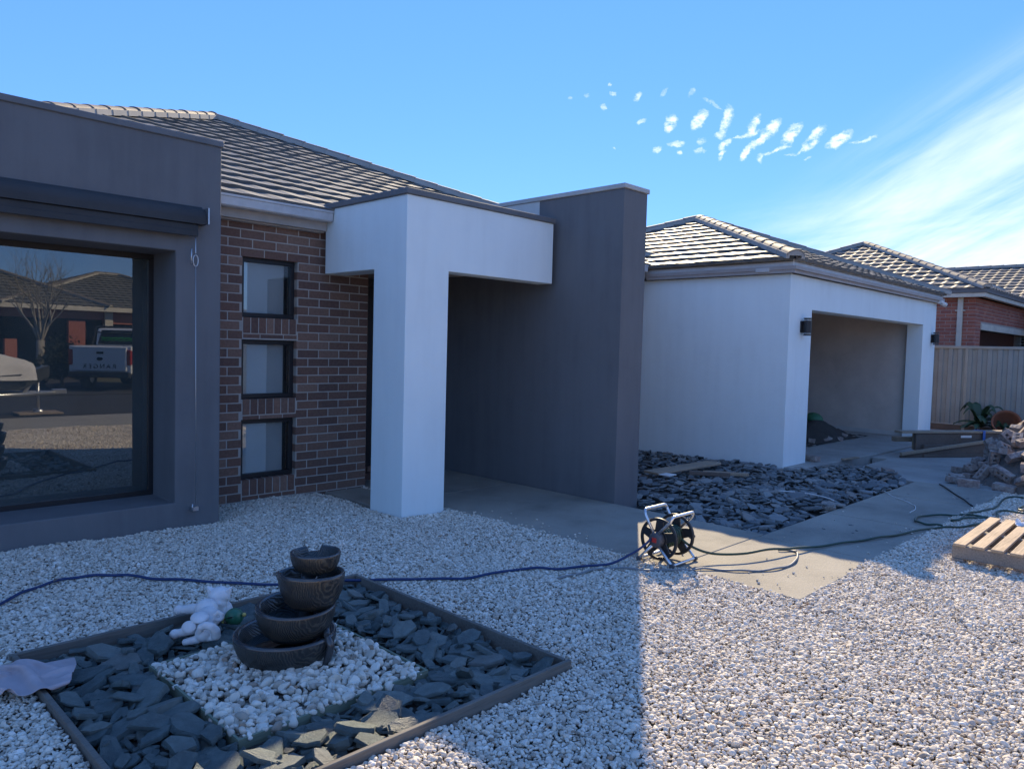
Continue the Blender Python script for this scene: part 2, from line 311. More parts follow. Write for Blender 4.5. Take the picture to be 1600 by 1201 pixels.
# ------------------------------------------------------------------ mesh builder
class MB:
    def __init__(s): s.v = []; s.f = []; s.mi = []; s.sm = []
    def add(s, vs, fs, mi=0, smooth=False):
        o = len(s.v); s.v.extend([tuple(p) for p in vs]); s.f.extend([tuple(i+o for i in f) for f in fs])
        s.mi.extend([mi]*len(fs)); s.sm.extend([smooth]*len(fs)); return s
    def box(s, a, b, mi=0, mat=None):
        (x0, y0, z0), (x1, y1, z1) = a, b
        x0, x1 = min(x0, x1), max(x0, x1); y0, y1 = min(y0, y1), max(y0, y1); z0, z1 = min(z0, z1), max(z0, z1)
        vs = [(x0,y0,z0),(x1,y0,z0),(x1,y1,z0),(x0,y1,z0),(x0,y0,z1),(x1,y0,z1),(x1,y1,z1),(x0,y1,z1)]
        if mat is not None: vs = [mat @ Vector(p) for p in vs]
        return s.add(vs, [(0,3,2,1),(4,5,6,7),(0,1,5,4),(1,2,6,5),(2,3,7,6),(3,0,4,7)], mi)
    def bar(s, p, q, w, h, mi=0, upv=(0, 0, 1)):
        p, q = Vector(p), Vector(q); d = (q-p); ln = d.length; d.normalize(); u = Vector(upv)
        sd_ = d.cross(u); sd_.normalize(); u = sd_.cross(d)
        vs = []
        for base in (p, q):
            for a, b in ((-1,-1),(1,-1),(1,1),(-1,1)): vs.append(base + sd_*a*w/2 + u*b*h/2)
        return s.add(vs, [(0,1,2,3),(7,6,5,4),(0,4,5,1),(1,5,6,2),(2,6,7,3),(3,7,4,0)], mi)
    def tube(s, pts, r, n=8, mi=0, cap=True, closed=False):
        pts = [Vector(p) for p in pts]; k = len(pts); rr = r if isinstance(r, (list, tuple)) else [r]*k
        T = []
        for i in range(k):
            a = pts[(i-1) % k] if (closed or i > 0) else pts[i]; b = pts[(i+1) % k] if (closed or i < k-1) else pts[i]
            t = b-a; t.normalize(); T.append(t)
        ref = Vector((0, 0, 1)) if abs(T[0].z) < .9 else Vector((1, 0, 0))
        nrm = T[0].cross(ref); nrm.normalize(); vs = []
        for i in range(k):
            nrm = nrm - T[i]*nrm.dot(T[i]); nrm.normalize(); bn = T[i].cross(nrm)
            for j in range(n):
                a = 2*math.pi*j/n; vs.append(pts[i] + (nrm*math.cos(a)+bn*math.sin(a))*rr[i])
        fs = []
        for i in range(k if closed else k-1):
            for j in range(n):
                a = i*n+j; b = i*n+(j+1) % n; i2 = (i+1) % k; fs.append((a, b, i2*n+(j+1) % n, i2*n+j))
        s.add(vs, fs, mi, True)
        if cap and not closed:
            o = len(s.v)-k*n
            s.f.append(tuple(o+j for j in range(n))[::-1]); s.f.append(tuple(o+(k-1)*n+j for j in range(n))); s.mi += [mi, mi]; s.sm += [False, False]
        return s
    def lathe(s, prof, c=(0, 0, 0), n=32, mi=0, axis='Z', smooth=True, mat=None):
        vs = []; k = len(prof)
        for (r, z) in prof:
            for j in range(n):
                a = 2*math.pi*j/n; p = Vector((r*math.cos(a), r*math.sin(a), z))
                if axis == 'X': p = Vector((p.z, p.x, p.y))
                if axis == 'Y': p = Vector((p.y, p.z, p.x))
                p = p + Vector(c)
                if mat is not None: p = mat @ p
                vs.append(p)
        fs = [(i*n+j, i*n+(j+1) % n, (i+1)*n+(j+1) % n, (i+1)*n+j) for i in range(k-1) for j in range(n)]
        return s.add(vs, fs, mi, smooth)
    def prism(s, poly, z0, z1, mi=0):
        n = len(poly); vs = [(x, y, z0) for x, y in poly]+[(x, y, z1) for x, y in poly]
        fs = [tuple(range(n))[::-1], tuple(range(n, 2*n))]+[(i, (i+1) % n, n+(i+1) % n, n+i) for i in range(n)]
        return s.add(vs, fs, mi)
    def sweep(s, path, prof, z0=0, closed=False, mi=0):
        "profile (out, z) carried along a plan polyline; outward is the left side"
        P = [Vector((p[0], p[1])) for p in path]; k = len(P); vs = []
        for i in range(k):
            d0 = (P[i]-P[i-1]).normalized() if (i > 0 or closed) else None
            d1 = (P[(i+1) % k]-P[i]).normalized() if (i < k-1 or closed) else None
            d0 = d0 or d1; d1 = d1 or d0
            n0 = Vector((-d0.y, d0.x)); n1 = Vector((-d1.y, d1.x)); mn = (n0+n1); mn /= max(.2, mn.length_squared/2)
            for (o, z) in prof: q = P[i]+mn*o; vs.append((q.x, q.y, z0+z))
        m_ = len(prof); fs = []
        for i in range(k if closed else k-1):
            i2 = (i+1) % k
            for j in range(m_): j2 = (j+1) % m_; fs.append((i*m_+j, i*m_+j2, i2*m_+j2, i2*m_+j))
        if not closed: fs += [tuple(range(m_)), tuple((k-1)*m_+j for j in range(m_))[::-1]]
        return s.add(vs, fs, mi)
    def build(s, name, mats, parent=None, bevel=0, loc=None, seg=1):
        me = bpy.data.meshes.new(name); me.from_pydata(s.v, [], s.f)
        for mm in (mats if isinstance(mats, (list, tuple)) else [mats]): me.materials.append(mm.m if isinstance(mm, Mat) else mm)
        me.polygons.foreach_set('material_index', s.mi); me.polygons.foreach_set('use_smooth', s.sm); me.update()
        bm = bmesh.new(); bm.from_mesh(me); bmesh.ops.recalc_face_normals(bm, faces=bm.faces)
        if bevel:
            es = [e for e in bm.edges if len(e.link_faces) == 2 and e.calc_face_angle(0) > .6]
            bmesh.ops.bevel(bm, geom=es, offset=bevel, segments=seg, affect='EDGES', profile=.6)
        bm.to_mesh(me); bm.free()
        return link(name, me, parent, loc)
def cells(xs, ys, zs, filled):
    "one watertight solid from a grid of filled cells"
    b = MB(); ids = {}
    def vid(i, j, k):
        if (i, j, k) not in ids: ids[(i, j, k)] = len(b.v); b.v.append((xs[i], ys[j], zs[k]))
        return ids[(i, j, k)]
    nx, ny, nz = len(xs)-1, len(ys)-1, len(zs)-1
    F = lambda i, j, k: 0 <= i < nx and 0 <= j < ny and 0 <= k < nz and filled(i, j, k)
    for i in range(nx):
        for j in range(ny):
            for k in range(nz):
                if not F(i, j, k): continue
                for (d, q) in (((-1,0,0), ((0,0,0),(0,0,1),(0,1,1),(0,1,0))), ((1,0,0), ((1,0,0),(1,1,0),(1,1,1),(1,0,1))), ((0,-1,0), ((0,0,0),(1,0,0),(1,0,1),(0,0,1))),
                               ((0,1,0), ((0,1,0),(0,1,1),(1,1,1),(1,1,0))), ((0,0,-1), ((0,0,0),(0,1,0),(1,1,0),(1,0,0))), ((0,0,1), ((0,0,1),(1,0,1),(1,1,1),(0,1,1)))):
                    if not F(i+d[0], j+d[1], k+d[2]): b.f.append(tuple(vid(i+a, j+c, k+e) for a, c, e in q)); b.mi.append(0); b.sm.append(False)
    return b
def link(name, me, parent=None, loc=None):
    o = bpy.data.objects.new(name, me); COL.objects.link(o)
    if parent is not None:
        o.parent = parent
        # vertices are given in world space: keep them there
        pm = world_of(parent); o.matrix_parent_inverse = pm.inverted()
    if loc is not None: o.location = loc
    return o
def world_of(o):
    mb = Matrix.LocRotScale(o.location, o.rotation_euler, o.scale)
    return (world_of(o.parent) @ o.matrix_parent_inverse @ mb) if o.parent else mb
def tag(o, label=None, cat=None, group=None, kind=None):
    if label: o['label'] = label
    if cat: o['category'] = cat
    if group: o['group'] = group
    if kind: o['kind'] = kind
    return o
def thing(name, loc, label, cat, group=None):
    o = bpy.data.objects.new(name, None); COL.objects.link(o); o.location = loc; o.empty_display_size = .1
    return tag(o, label, cat, group)
def copy_tree(o, parent=None):
    c = o.copy(); COL.objects.link(c)
    if parent is not None: c.parent = parent; c.matrix_parent_inverse = o.matrix_parent_inverse.copy()
    for ch in list(o.children): copy_tree(ch, c)
    return c
def spline(pts, n=8):
    P = [Vector(p) for p in pts]; P = [P[0]*2-P[1]]+P+[P[-1]*2-P[-2]]; o = []
    for i in range(1, len(P)-2):
        for j in range(n):
            t = j/n; a, b, c_, d = P[i-1], P[i], P[i+1], P[i+2]
            o.append(.5*((2*b)+(c_-a)*t+(2*a-5*b+4*c_-d)*t*t+(3*b-a-3*c_+d)*t**3))
    o.append(P[-2]); return o
def remesh_obj(name, mb, mat, parent, voxel=.006, smooth=4, loc=None):
    "fuse overlapping solids into one skin"
    o = mb.build(name+'_tmp', mat); md = o.modifiers.new('r', 'REMESH'); md.mode = 'VOXEL'; md.voxel_size = voxel; md.use_smooth_shade = True
    m2 = o.modifiers.new('s', 'SMOOTH'); m2.iterations = smooth; m2.factor = .6
    dg = bpy.context.evaluated_depsgraph_get(); me = bpy.data.meshes.new_from_object(o.evaluated_get(dg)); me.name = name
    bpy.data.objects.remove(o, do_unlink=True); me.materials.clear(); me.materials.append(mat.m)
    for p in me.polygons: p.use_smooth = True
    return link(name, me, parent, loc)
def ellip(mb, c, r, rot=(0, 0, 0), n=14):
    Mx = Matrix.Translation(c) @ Euler(rot).to_matrix().to_4x4() @ Matrix.Diagonal((*r, 1))
    prof = [(math.sin(math.pi*i/n), -math.cos(math.pi*i/n)) for i in range(n+1)]
    prof[0] = (.001, -1); prof[-1] = (.001, 1)
    mb.lathe(prof, n=16, mat=Mx); o = len(mb.v)
    k = 16; mb.f.append(tuple(range(o-k*(n+1), o-k*n))[::-1]); mb.f.append(tuple(range(o-k, o))); mb.mi += [0, 0]; mb.sm += [True, True]
def capsule(mb, p, q, r0, r1):
    P, Q = Vector(p), Vector(q); mb.tube([P, P.lerp(Q, .33), P.lerp(Q, .66), Q], [r0, r0+(r1-r0)*.33, r0+(r1-r0)*.66, r1], 12)
    ellip(mb, P, (r0,)*3, n=8); ellip(mb, Q, (r1,)*3, n=8)
#SECTIONS

# ================================================================== ground
def sheet(mb, x0, y0, x1, y1, z, nx=1, ny=1):
    vs = [(x0+(x1-x0)*i/nx, y0+(y1-y0)*j/ny, z) for j in range(ny+1) for i in range(nx+1)]
    fs = [(j*(nx+1)+i, j*(nx+1)+i+1, (j+1)*(nx+1)+i+1, (j+1)*(nx+1)+i) for j in range(ny) for i in range(nx)]
    mb.add(vs, fs)
b = MB(); sheet(b, -300, -300, 300, 300, -.14, 4, 4)
tag(b.build('ground', MT['soil']), kind='structure')
# garden beds: fountain bed BX, inner square IX, slate bed
BX = (.91, 2.42, 2.945, 4.36); IX = (1.40, 2.90, 2.40, 3.88)
b = MB()
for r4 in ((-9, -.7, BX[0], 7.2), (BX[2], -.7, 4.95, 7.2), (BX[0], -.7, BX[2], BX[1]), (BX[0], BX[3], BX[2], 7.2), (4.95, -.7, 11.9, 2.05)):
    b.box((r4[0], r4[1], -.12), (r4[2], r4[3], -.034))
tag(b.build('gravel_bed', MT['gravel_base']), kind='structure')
b = MB()
for x0, x1 in ((4.95, 6.375), ):
    for y0, y1 in ((2.05, 3.055), (3.061, 6.30), (6.306, 7.65)): b.box((x0, y0, -.13), (x1+.13 if y0 > 3.06 else x1, y1, 0))
for x0, x1 in ((6.381, 7.93), (7.936, 9.60), (9.606, 10.95)): b.box((x0, 2.05, -.13), (x1, 3.05, 0))
b.box((4.44, 6.22, -.13), (4.944, 7.19, 0))
tag(b.build('path', MT['concrete'], bevel=.006), kind='structure')
b = MB()
b.prism([(10.956, 2.05), (13.0, 2.05), (13.0, 4.05), (11.95, 4.05), (10.956, 3.22)], -.13, -.002)
for x0, x1 in ((13.006, 16.3), (16.306, 19.5)): b.box((x0, -.7, -.13), (x1, 4.3, -.002))
b.box((11.92, -.7, -.13), (13.0, 2.044, -.002)); b.box((17.5, 4.306, -.13), (19.5, 14, -.002))
b.prism([(10.42, 4.42), (13.9, 4.31), (17.5, 4.31), (17.5, 11), (10.42, 11)], -.13, .03)
tag(b.build('driveway', MT['slab'], bevel=.008), kind='structure')
b = MB(); b.box((-40, -3.0, -.13), (60, -.72, -.004)); tag(b.build('footpath', MT['footpath']), kind='structure')
b = MB(); b.box((-60, -9.2, -.135), (80, -3.02, -.02)); tag(b.build('road', MT['asphalt']), kind='structure')
b = MB(); b.box((-60, -60, -.132), (5.0, -9.22, .0)); b.box((8.9, -60, -.132), (80, -9.22, .0)); tag(b.build('verge', MT['grass']), kind='structure')
b = MB(); b.box((5.0, -19, -.132), (8.9, -9.22, .004)); tag(b.build('opposite_driveway', MT['asphalt']), kind='structure')

# ------------------------------------------------------------------ loose stone
PROTO = bpy.data.collections.new('pebble shapes')
def pebble_mesh(i, sub=2):
    bm = bmesh.new(); bmesh.ops.create_icosphere(bm, subdivisions=sub, radius=.5)
    rs = random.Random(i); k = [Vector((rs.uniform(-1, 1), rs.uniform(-1, 1), rs.uniform(-1, 1))).normalized() for _ in range(9)]
    kd = [rs.uniform(.27, .42) for _ in k]
    for v in bm.verts:
        for n_, d in zip(k, kd):
            e = v.co.dot(n_)-d
            if e > 0: v.co -= n_*e*.97
        v.co.x *= rs.uniform(.98, 1.02)*1.25; v.co.y *= rs.uniform(.98, 1.02)*.98; v.co.z *= .72
    me = bpy.data.meshes.new('pebble'); bm.to_mesh(me); bm.free()
    for p in me.polygons: p.use_smooth = (i % 2 == 0)
    return me
for i in range(12):
    me = pebble_mesh(i, 2); me.materials.append(MT['pebble'].m); o = bpy.data.objects.new('pebble_shape', me); PROTO.objects.link(o)
def scatter(name, P, S, rot, base_mat, coll, label=None):
    me = bpy.data.meshes.new(name); n = len(P); me.vertices.add(n); me.vertices.foreach_set('co', P.astype(np.float32).ravel())
    a = me.attributes.new('rot', 'FLOAT_VECTOR', 'POINT'); a.data.foreach_set('vector', rot.astype(np.float32).ravel())
    a = me.attributes.new('size', 'FLOAT', 'POINT'); a.data.foreach_set('value', S.astype(np.float32))
    a = me.attributes.new('pick', 'INT', 'POINT'); a.data.foreach_set('value', np.random.randint(0, len(coll.objects), n).astype(np.int32))
    o = link(name, me); g = bpy.data.node_groups.new(name, 'GeometryNodeTree')
    g.interface.new_socket('Geometry', in_out='INPUT', socket_type='NodeSocketGeometry'); g.interface.new_socket('Geometry', in_out='OUTPUT', socket_type='NodeSocketGeometry')
    gi = g.nodes.new('NodeGroupInput'); go = g.nodes.new('NodeGroupOutput'); ip = g.nodes.new('GeometryNodeInstanceOnPoints'); ci = g.nodes.new('GeometryNodeCollectionInfo')
    ci.inputs['Collection'].default_value = coll; ci.inputs['Separate Children'].default_value = True; ci.inputs['Reset Children'].default_value = True
    ip.inputs['Pick Instance'].default_value = True
    def na(nm, t):
        q = g.nodes.new('GeometryNodeInputNamedAttribute'); q.data_type = t; q.inputs['Name'].default_value = nm; return [x for x in q.outputs if x.enabled][0]
    g.links.new(gi.outputs[0], ip.inputs['Points']); g.links.new(ci.outputs[0], ip.inputs['Instance'])
    g.links.new(na('pick', 'INT'), ip.inputs['Instance Index']); g.links.new(na('rot', 'FLOAT_VECTOR'), ip.inputs['Rotation']); g.links.new(na('size', 'FLOAT'), ip.inputs['Scale'])
    g.links.new(ip.outputs[0], go.inputs[0])
    md = o.modifiers.new('scatter', 'NODES'); md.node_group = g
    return tag(o, label, None, None, 'stuff')
def grid_pts(x0, y0, x1, y1, step):
    X, Y = np.meshgrid(np.arange(x0, x1, step), np.arange(y0, y1, step*.9)); X = X+(np.arange(X.shape[0]) % 2)[:, None]*step*.5
    X = (X+np.random.uniform(-.38, .38, X.shape)*step).ravel(); Y = (Y+np.random.uniform(-.38, .38, Y.shape)*step).ravel(); return X, Y
def lump(X, Y):
    return .010*np.sin(X*2.3+np.sin(Y*1.7)*1.3)+.008*np.sin(Y*3.1+X*1.1)+.006*np.sin(X*7.1-Y*5.3)
X, Y = grid_pts(-2.5, -1.3, 11.9, 7.2, .0162)
d = .02
keep = ~((X > BX[0]-d) & (X < BX[2]+d) & (Y > BX[1]-d) & (Y < BX[3]+d))
edge = np.abs(np.random.normal(0, .022, X.shape))-.008
keep &= ~((X > 4.95+edge) & (Y > 2.05+edge)) 
keep &= ~((X < 3.02) & (Y > 6.645)) & ~((X > 4.34) & (X < 4.9) & (Y > 5.66)) & (Y > -.72+edge*2)
keep &= ~((Y < -.2) & ((X < 1.5) | (X > 8))) & ~((X < -1) & (Y < 3)) & ~((X > 9.5) & (Y < -.2))
X, Y = X[keep], Y[keep]; n = len(X)
S = np.clip(np.random.lognormal(math.log(.0188), .32, n), .009, .040)
Z = (lump(X, Y)-.004)*(1-np.clip(1-np.abs(X-4.95)/.25, 0, 1)*.7)-.002+np.random.uniform(-.005, .009, n)
Z -= .018*np.exp(-((X-3.2)**2+(Y-6.9)**2)/.08)
scatter('gravel', np.stack([X, Y, Z], 1), S, np.stack([np.random.normal(0, .45, n), np.random.normal(0, .45, n), np.random.uniform(0, 6.28, n)], 1), None, PROTO)
# stray pebbles on the path
n = 60; X = 4.96+.35*np.random.rand(n)**3; Y = np.random.uniform(2.2, 5.5, n)
X2 = np.random.uniform(5.2, 9, 34); Y2 = 2.06+.3*np.random.rand(34)**3; X3 = np.random.uniform(5, 10.5, 12); Y3 = np.random.uniform(2.1, 3.0, 12)
X = np.r_[X, X2, X3]; Y = np.r_[Y, Y2, Y3]; n = len(X)
scatter('stray_gravel', np.stack([X, Y, np.full(n, .008)], 1), np.random.uniform(.010, .024, n), np.stack([np.zeros(n), np.zeros(n), np.random.uniform(0, 6.28, n)], 1), None, PROTO)
# bigger pebbles in the inner square
X, Y = grid_pts(IX[0]+.01, IX[1]+.01, IX[2]-.01, IX[3]-.01, .034)
X = np.r_[X, np.random.uniform(IX[0]+.02, IX[2]-.02, 350)]; Y = np.r_[Y, np.random.uniform(IX[1]+.02, IX[3]-.02, 350)]; n = len(X)
cxb, cyb = 1.93, 3.44
Z = -.014+.016*np.exp(-((X-cxb)**2+(Y-cyb)**2)/.09)+np.random.uniform(-.012, .014, n)
scatter('inner_gravel', np.stack([X, Y, Z], 1), np.clip(np.random.lognormal(math.log(.038), .28, n), .025, .07),
        np.stack([np.random.normal(0, .6, n), np.random.normal(0, .6, n), np.random.uniform(0, 6.28, n)], 1), None, PROTO)
b = MB(); b.box((IX[0]+.012, IX[1]+.012, -.12), (IX[2]-.012, IX[3]-.012, -.03)); tag(b.build('inner_gravel_bed', MT['gravel_base']), kind='structure')
b = MB(); b.box((BX[0]+.02, BX[1]+.02, -.13), (BX[2]-.02, IX[1]-.012, -.05)); b.box((BX[0]+.02, IX[3]+.012, -.13), (BX[2]-.02, BX[3]-.02, -.05))
b.box((BX[0]+.02, IX[1]-.012, -.13), (IX[0]-.012, IX[3]+.012, -.05)); b.box((IX[2]+.012, IX[1]-.012, -.13), (BX[2]-.02, IX[3]+.012, -.05))
tag(b.build('bed_soil', MT['soil']), kind='structure')
# timber edging
t = thing('garden_edging', (BX[0], BX[1], 0), 'square grey timber board edging around the slate and fountain bed', 'garden edging')
for i, (a, c) in enumerate((((BX[0]-.02, BX[1]), (BX[2]+.02, BX[1])), ((BX[2], BX[1]+.021), (BX[2], BX[3]-.021)), ((BX[2]+.02, BX[3]), (BX[0]-.02, BX[3])), ((BX[0], BX[3]-.021), (BX[0], BX[1]+.021)))):
    b = MB(); b.bar((*a, -.045), (*c, -.045), .024, .17); b.build('board', MT['edging'], t, bevel=.003)
t = thing('inner_edging', (IX[0], IX[1], 0), 'thin greenish edging strip around the white pebbles under the fountain', 'garden edging')
for a, c in (((IX[0]-.006, IX[1]), (IX[2]+.006, IX[1])), ((IX[2], IX[1]+.007), (IX[2], IX[3]-.007)), ((IX[2]+.006, IX[3]), (IX[0]-.006, IX[3])), ((IX[0], IX[3]-.007), (IX[0], IX[1]+.007))):
    b = MB(); b.bar((*a, -.066), (*c, -.066), .012, .12); b.build('strip', MT['edging_in'], t)

# ------------------------------------------------------------------ slate
def slate_mesh(i, mat, thick=(.012, .030)):
    rs = random.Random(100+i); k = rs.randint(5, 8); an = sorted(rs.uniform(0, 6.28) for _ in range(k))
    an = [2*math.pi*j/k+rs.uniform(-.38, .38) for j in range(k)]; asp = rs.uniform(.40, .8)
    pts = [(math.cos(a)*.5*rs.uniform(.68, 1.15), math.sin(a)*.5*asp*rs.uniform(.68, 1.15)) for a in an]
    # break the edges up a little
    q = []
    for j in range(k):
        a, c_ = Vector(pts[j]), Vector(pts[(j+1) % k]); q.append(a)
        if (c_-a).length > .2: q.append(a.lerp(c_, rs.uniform(.35, .65))+Vector((rs.uniform(-.03, .03), rs.uniform(-.03, .03))))
    th = rs.uniform(.06, .15)
    tx, ty = rs.uniform(-.08, .08), rs.uniform(-.08, .08); n = len(q)
    vs = [(p.x*rs.uniform(.92, 1.06), p.y*rs.uniform(.92, 1.06), -th/2) for p in q]
    vs += [(p.x*1.02, p.y*1.02, th*rs.uniform(.0, .15)) for p in q]
    vs += [(p.x*.95, p.y*.95, th/2+p.x*tx+p.y*ty+rs.uniform(-.008, .008)) for p in q]
    cc = (rs.uniform(-.05, .05), rs.uniform(-.05, .05), th/2+rs.uniform(-.01, .02)); vs.append(cc)
    fs = [tuple(range(n))[::-1]]+[(r*n+j, r*n+(j+1) % n, (r+1)*n+(j+1) % n, (r+1)*n+j) for r in range(2) for j in range(n)]+[(2*n+j, 2*n+(j+1) % n, 3*n) for j in range(n)]
    me = bpy.data.meshes.new('slate'); me.from_pydata(vs, [], fs); me.materials.append(mat.m); me.update(); return me
SLM = [slate_mesh(i, MT['slate']) for i in range(16)]; SLM2 = [slate_mesh(i+40, MT['slate2']) for i in range(14)]
rs = random.Random(5); cnt = 0
cand = []
for lay, (st, zb) in enumerate(((.158, -.022), (.205, .002))):
    y = BX[1]+.06
    while y < BX[3]-.05:
        x = BX[0]+.06
        while x < BX[2]-.05:
            cand.append((x+rs.uniform(-.04, .04), y+rs.uniform(-.035, .035), zb+rs.uniform(-.006, .012), lay)); x += st*rs.uniform(.9, 1.1)
        y += st*.88
for (x, y, z, lay) in cand:
    mrg = .07
    if IX[0]-mrg < x < IX[2]+mrg and IX[1]-mrg < y < IX[3]+mrg: continue
    x = min(max(x, BX[0]+.085), BX[2]-.085); y = min(max(y, BX[1]+.085), BX[3]-.085)
    me = rs.choice(SLM); o = bpy.data.objects.new('slate_piece', me); COL.objects.link(o)
    s_ = rs.uniform(.13, .265)*(1 if lay == 0 else .85)
    if min(x-BX[0], BX[2]-x, y-BX[1], BX[3]-y) < .11: s_ *= .8
    o.location = (x, y, z); tl = .16 if lay == 0 else .30
    o.rotation_euler = (rs.gauss(0, tl), rs.gauss(0, tl), rs.uniform(0, 6.28)); o.scale = (s_, s_*rs.uniform(.8, 1.05), s_*rs.uniform(.8, 1.3))
    wh = 'in the front strip of the fountain bed, below the white pebbles' if y < IX[1] else 'in the back strip of the fountain bed, behind the fountain' if y > IX[3] else 'in the left strip of the fountain bed, near the cloth' if x < IX[0] else 'in the right strip of the fountain bed, facing the path'
    tag(o, 'grey green slate piece '+wh, 'slate', 'slate pieces in the fountain bed'); cnt += 1
print('bed slates', cnt)
CH = bpy.data.collections.new('slate chips')
for me in SLM: CH.objects.link(bpy.data.objects.new('slate_chip', me))
X, Y = grid_pts(BX[0]+.05, BX[1]+.05, BX[2]-.05, BX[3]-.05, .052); k_ = ~((X > IX[0]-.03) & (X < IX[2]+.03) & (Y > IX[1]-.03) & (Y < IX[3]+.03)); X, Y = X[k_], Y[k_]; n = len(X)
scatter('slate_chips', np.stack([X, Y, -.047+np.random.uniform(0, .022, n)], 1), np.random.uniform(.05, .12, n), np.stack([np.random.normal(0, .4, n), np.random.normal(0, .4, n), np.random.uniform(0, 6.28, n)], 1), None, CH)
SBED = [(6.5, 3.07), (10.7, 3.07), (11.75, 4.1), (10.95, 4.4), (10.40, 4.6), (10.40, 7.15), (6.96, 7.15), (6.96, 4.75), (6.5, 4.75)]
def inside(x, y, poly):
    c = False; j = len(poly)-1
    for i in range(len(poly)):
        if (poly[i][1] > y) != (poly[j][1] > y) and x < (poly[j][0]-poly[i][0])*(y-poly[i][1])/(poly[j][1]-poly[i][1])+poly[i][0]: c = not c
        j = i
    return c
def sbz(x, y):  # the bed is low against the blade wall and heaped towards the garage
    return -.085+.085*min(1, max(0, (x-7.0)/1.2))+.02*math.sin(x*2.1+y)+.012*math.sin(y*4)
b = MB(); nx, ny = 40, 30
for i in range(nx):
    for j in range(ny):
        x0, x1 = 6.5+i*5.3/nx, 6.5+(i+1)*5.3/nx; y0, y1 = 3.05+j*4.1/ny, 3.05+(j+1)*4.1/ny
        if inside((x0+x1)/2, (y0+y1)/2, SBED): b.add([(x0, y0, sbz(x0, y0)-.03), (x1, y0, sbz(x1, y0)-.03), (x1, y1, sbz(x1, y1)-.03), (x0, y1, sbz(x0, y1)-.03)], [(0, 1, 2, 3)])
tag(b.build('slate_bed_soil', MT['soil']), kind='structure')
side = []
for lay, (st, zb) in enumerate(((.135, -.015), (.125, .012))):
    y = 3.1
    while y < 7.15:
        x = 6.55
        while x < 11.7:
            px_, py_2 = x+rs.uniform(-.05, .05), y+rs.uniform(-.04, .04)
            if inside(px_, py_2, SBED) and rs.random() < (1, .8)[lay]: side.append((px_, py_2, sbz(px_, py_2)+zb+rs.uniform(-.01, .02), lay))
            x += st*rs.uniform(.85, 1.15)
        y += st*.85
side.sort(key=lambda p: p[0]*math.cos(YAW)+p[1]*math.sin(YAW))
# the nearest ones are single objects, the rest one mass
near = []; rest = []
for p in side:
    (near if (len(near) < 105 and (p[1] < 4.7)) else rest).append(p)
for (x, y, z, lay) in near:
    o = bpy.data.objects.new('slate_piece', rs.choice(SLM2)); COL.objects.link(o); s_ = rs.uniform(.13, .25)
    if y-3.07 < .12: y = 3.19
    if x-6.5 < .1: x = 6.60
    o.location = (x, y, z); o.rotation_euler = (rs.gauss(0, .2), rs.gauss(0, .2), rs.uniform(0, 6.28)); o.scale = (s_, s_*.9, s_*rs.uniform(.8, 1.3))
    tag(o, 'dark slate piece near the path in the bed beside the garage', 'slate', 'slate pieces in the side bed')
SCOL = bpy.data.collections.new('slate shapes')
for me in SLM2: SCOL.objects.link(bpy.data.objects.new('slate_shape', me))
P = np.array([(p[0], p[1], p[2]) for p in rest]); n = len(P)
P[:, 0] = np.where((P[:, 1] > 4.7) & (P[:, 0] < 7.06), 7.06, P[:, 0])
sz = np.clip(np.random.lognormal(math.log(.14), .35, n), .06, .28); sz = np.where(P[:, 1] > 4.3, sz*.85, sz)
scatter('slate_bed', P, sz, np.stack([np.random.normal(0, .24, n), np.random.normal(0, .24, n), np.random.uniform(0, 6.28, n)], 1), None, SCOL)

# ================================================================== bricks and roofs
CO = .0917; BL = .256; MO = .0125
def brick_field(mb, x0, x1, z0, z1, y, depth, holes=(), axis='x', flip=1, zbase=0.0, off=0.0, mi=0, d2=.0):
    "running bond of single bricks with their face on plane y (axis x) or plane x (axis y)"
    r0 = int(math.floor((z0-zbase)/CO)); r1 = int(math.ceil((z1-zbase)/CO))
    for r in range(r0, r1):
        a = max(z0, zbase+r*CO); c = min(z1, zbase+(r+1)*CO-MO)
        if c-a < .008: continue
        o = off+(BL/2 if r % 2 else 0); k0 = int(math.floor((x0-o)/BL))-1; k1 = int(math.ceil((x1-o)/BL))+1
        for k in range(k0, k1):
            s0 = max(x0, o+k*BL); s1 = min(x1, o+(k+1)*BL-MO); segs = [(s0, s1)]
            for (hx0, hx1, hz0, hz1) in holes:
                if c > hz0 and a < hz1:
                    ns = []
                    for (p, q) in segs:
                        if q <= hx0 or p >= hx1: ns.append((p, q)); continue
                        if p < hx0: ns.append((p, hx0))
                        if q > hx1: ns.append((hx1, q))
                    segs = ns
            for (p, q) in segs:
                if q-p < .02: continue
                j = random.uniform(-.0012, .0012)
                if axis == 'x': mb.box((p, y+j, a), (q, y+depth*flip, c), mi)
                else: mb.box((y+j, p, a), (y+depth*flip, q, c), mi)
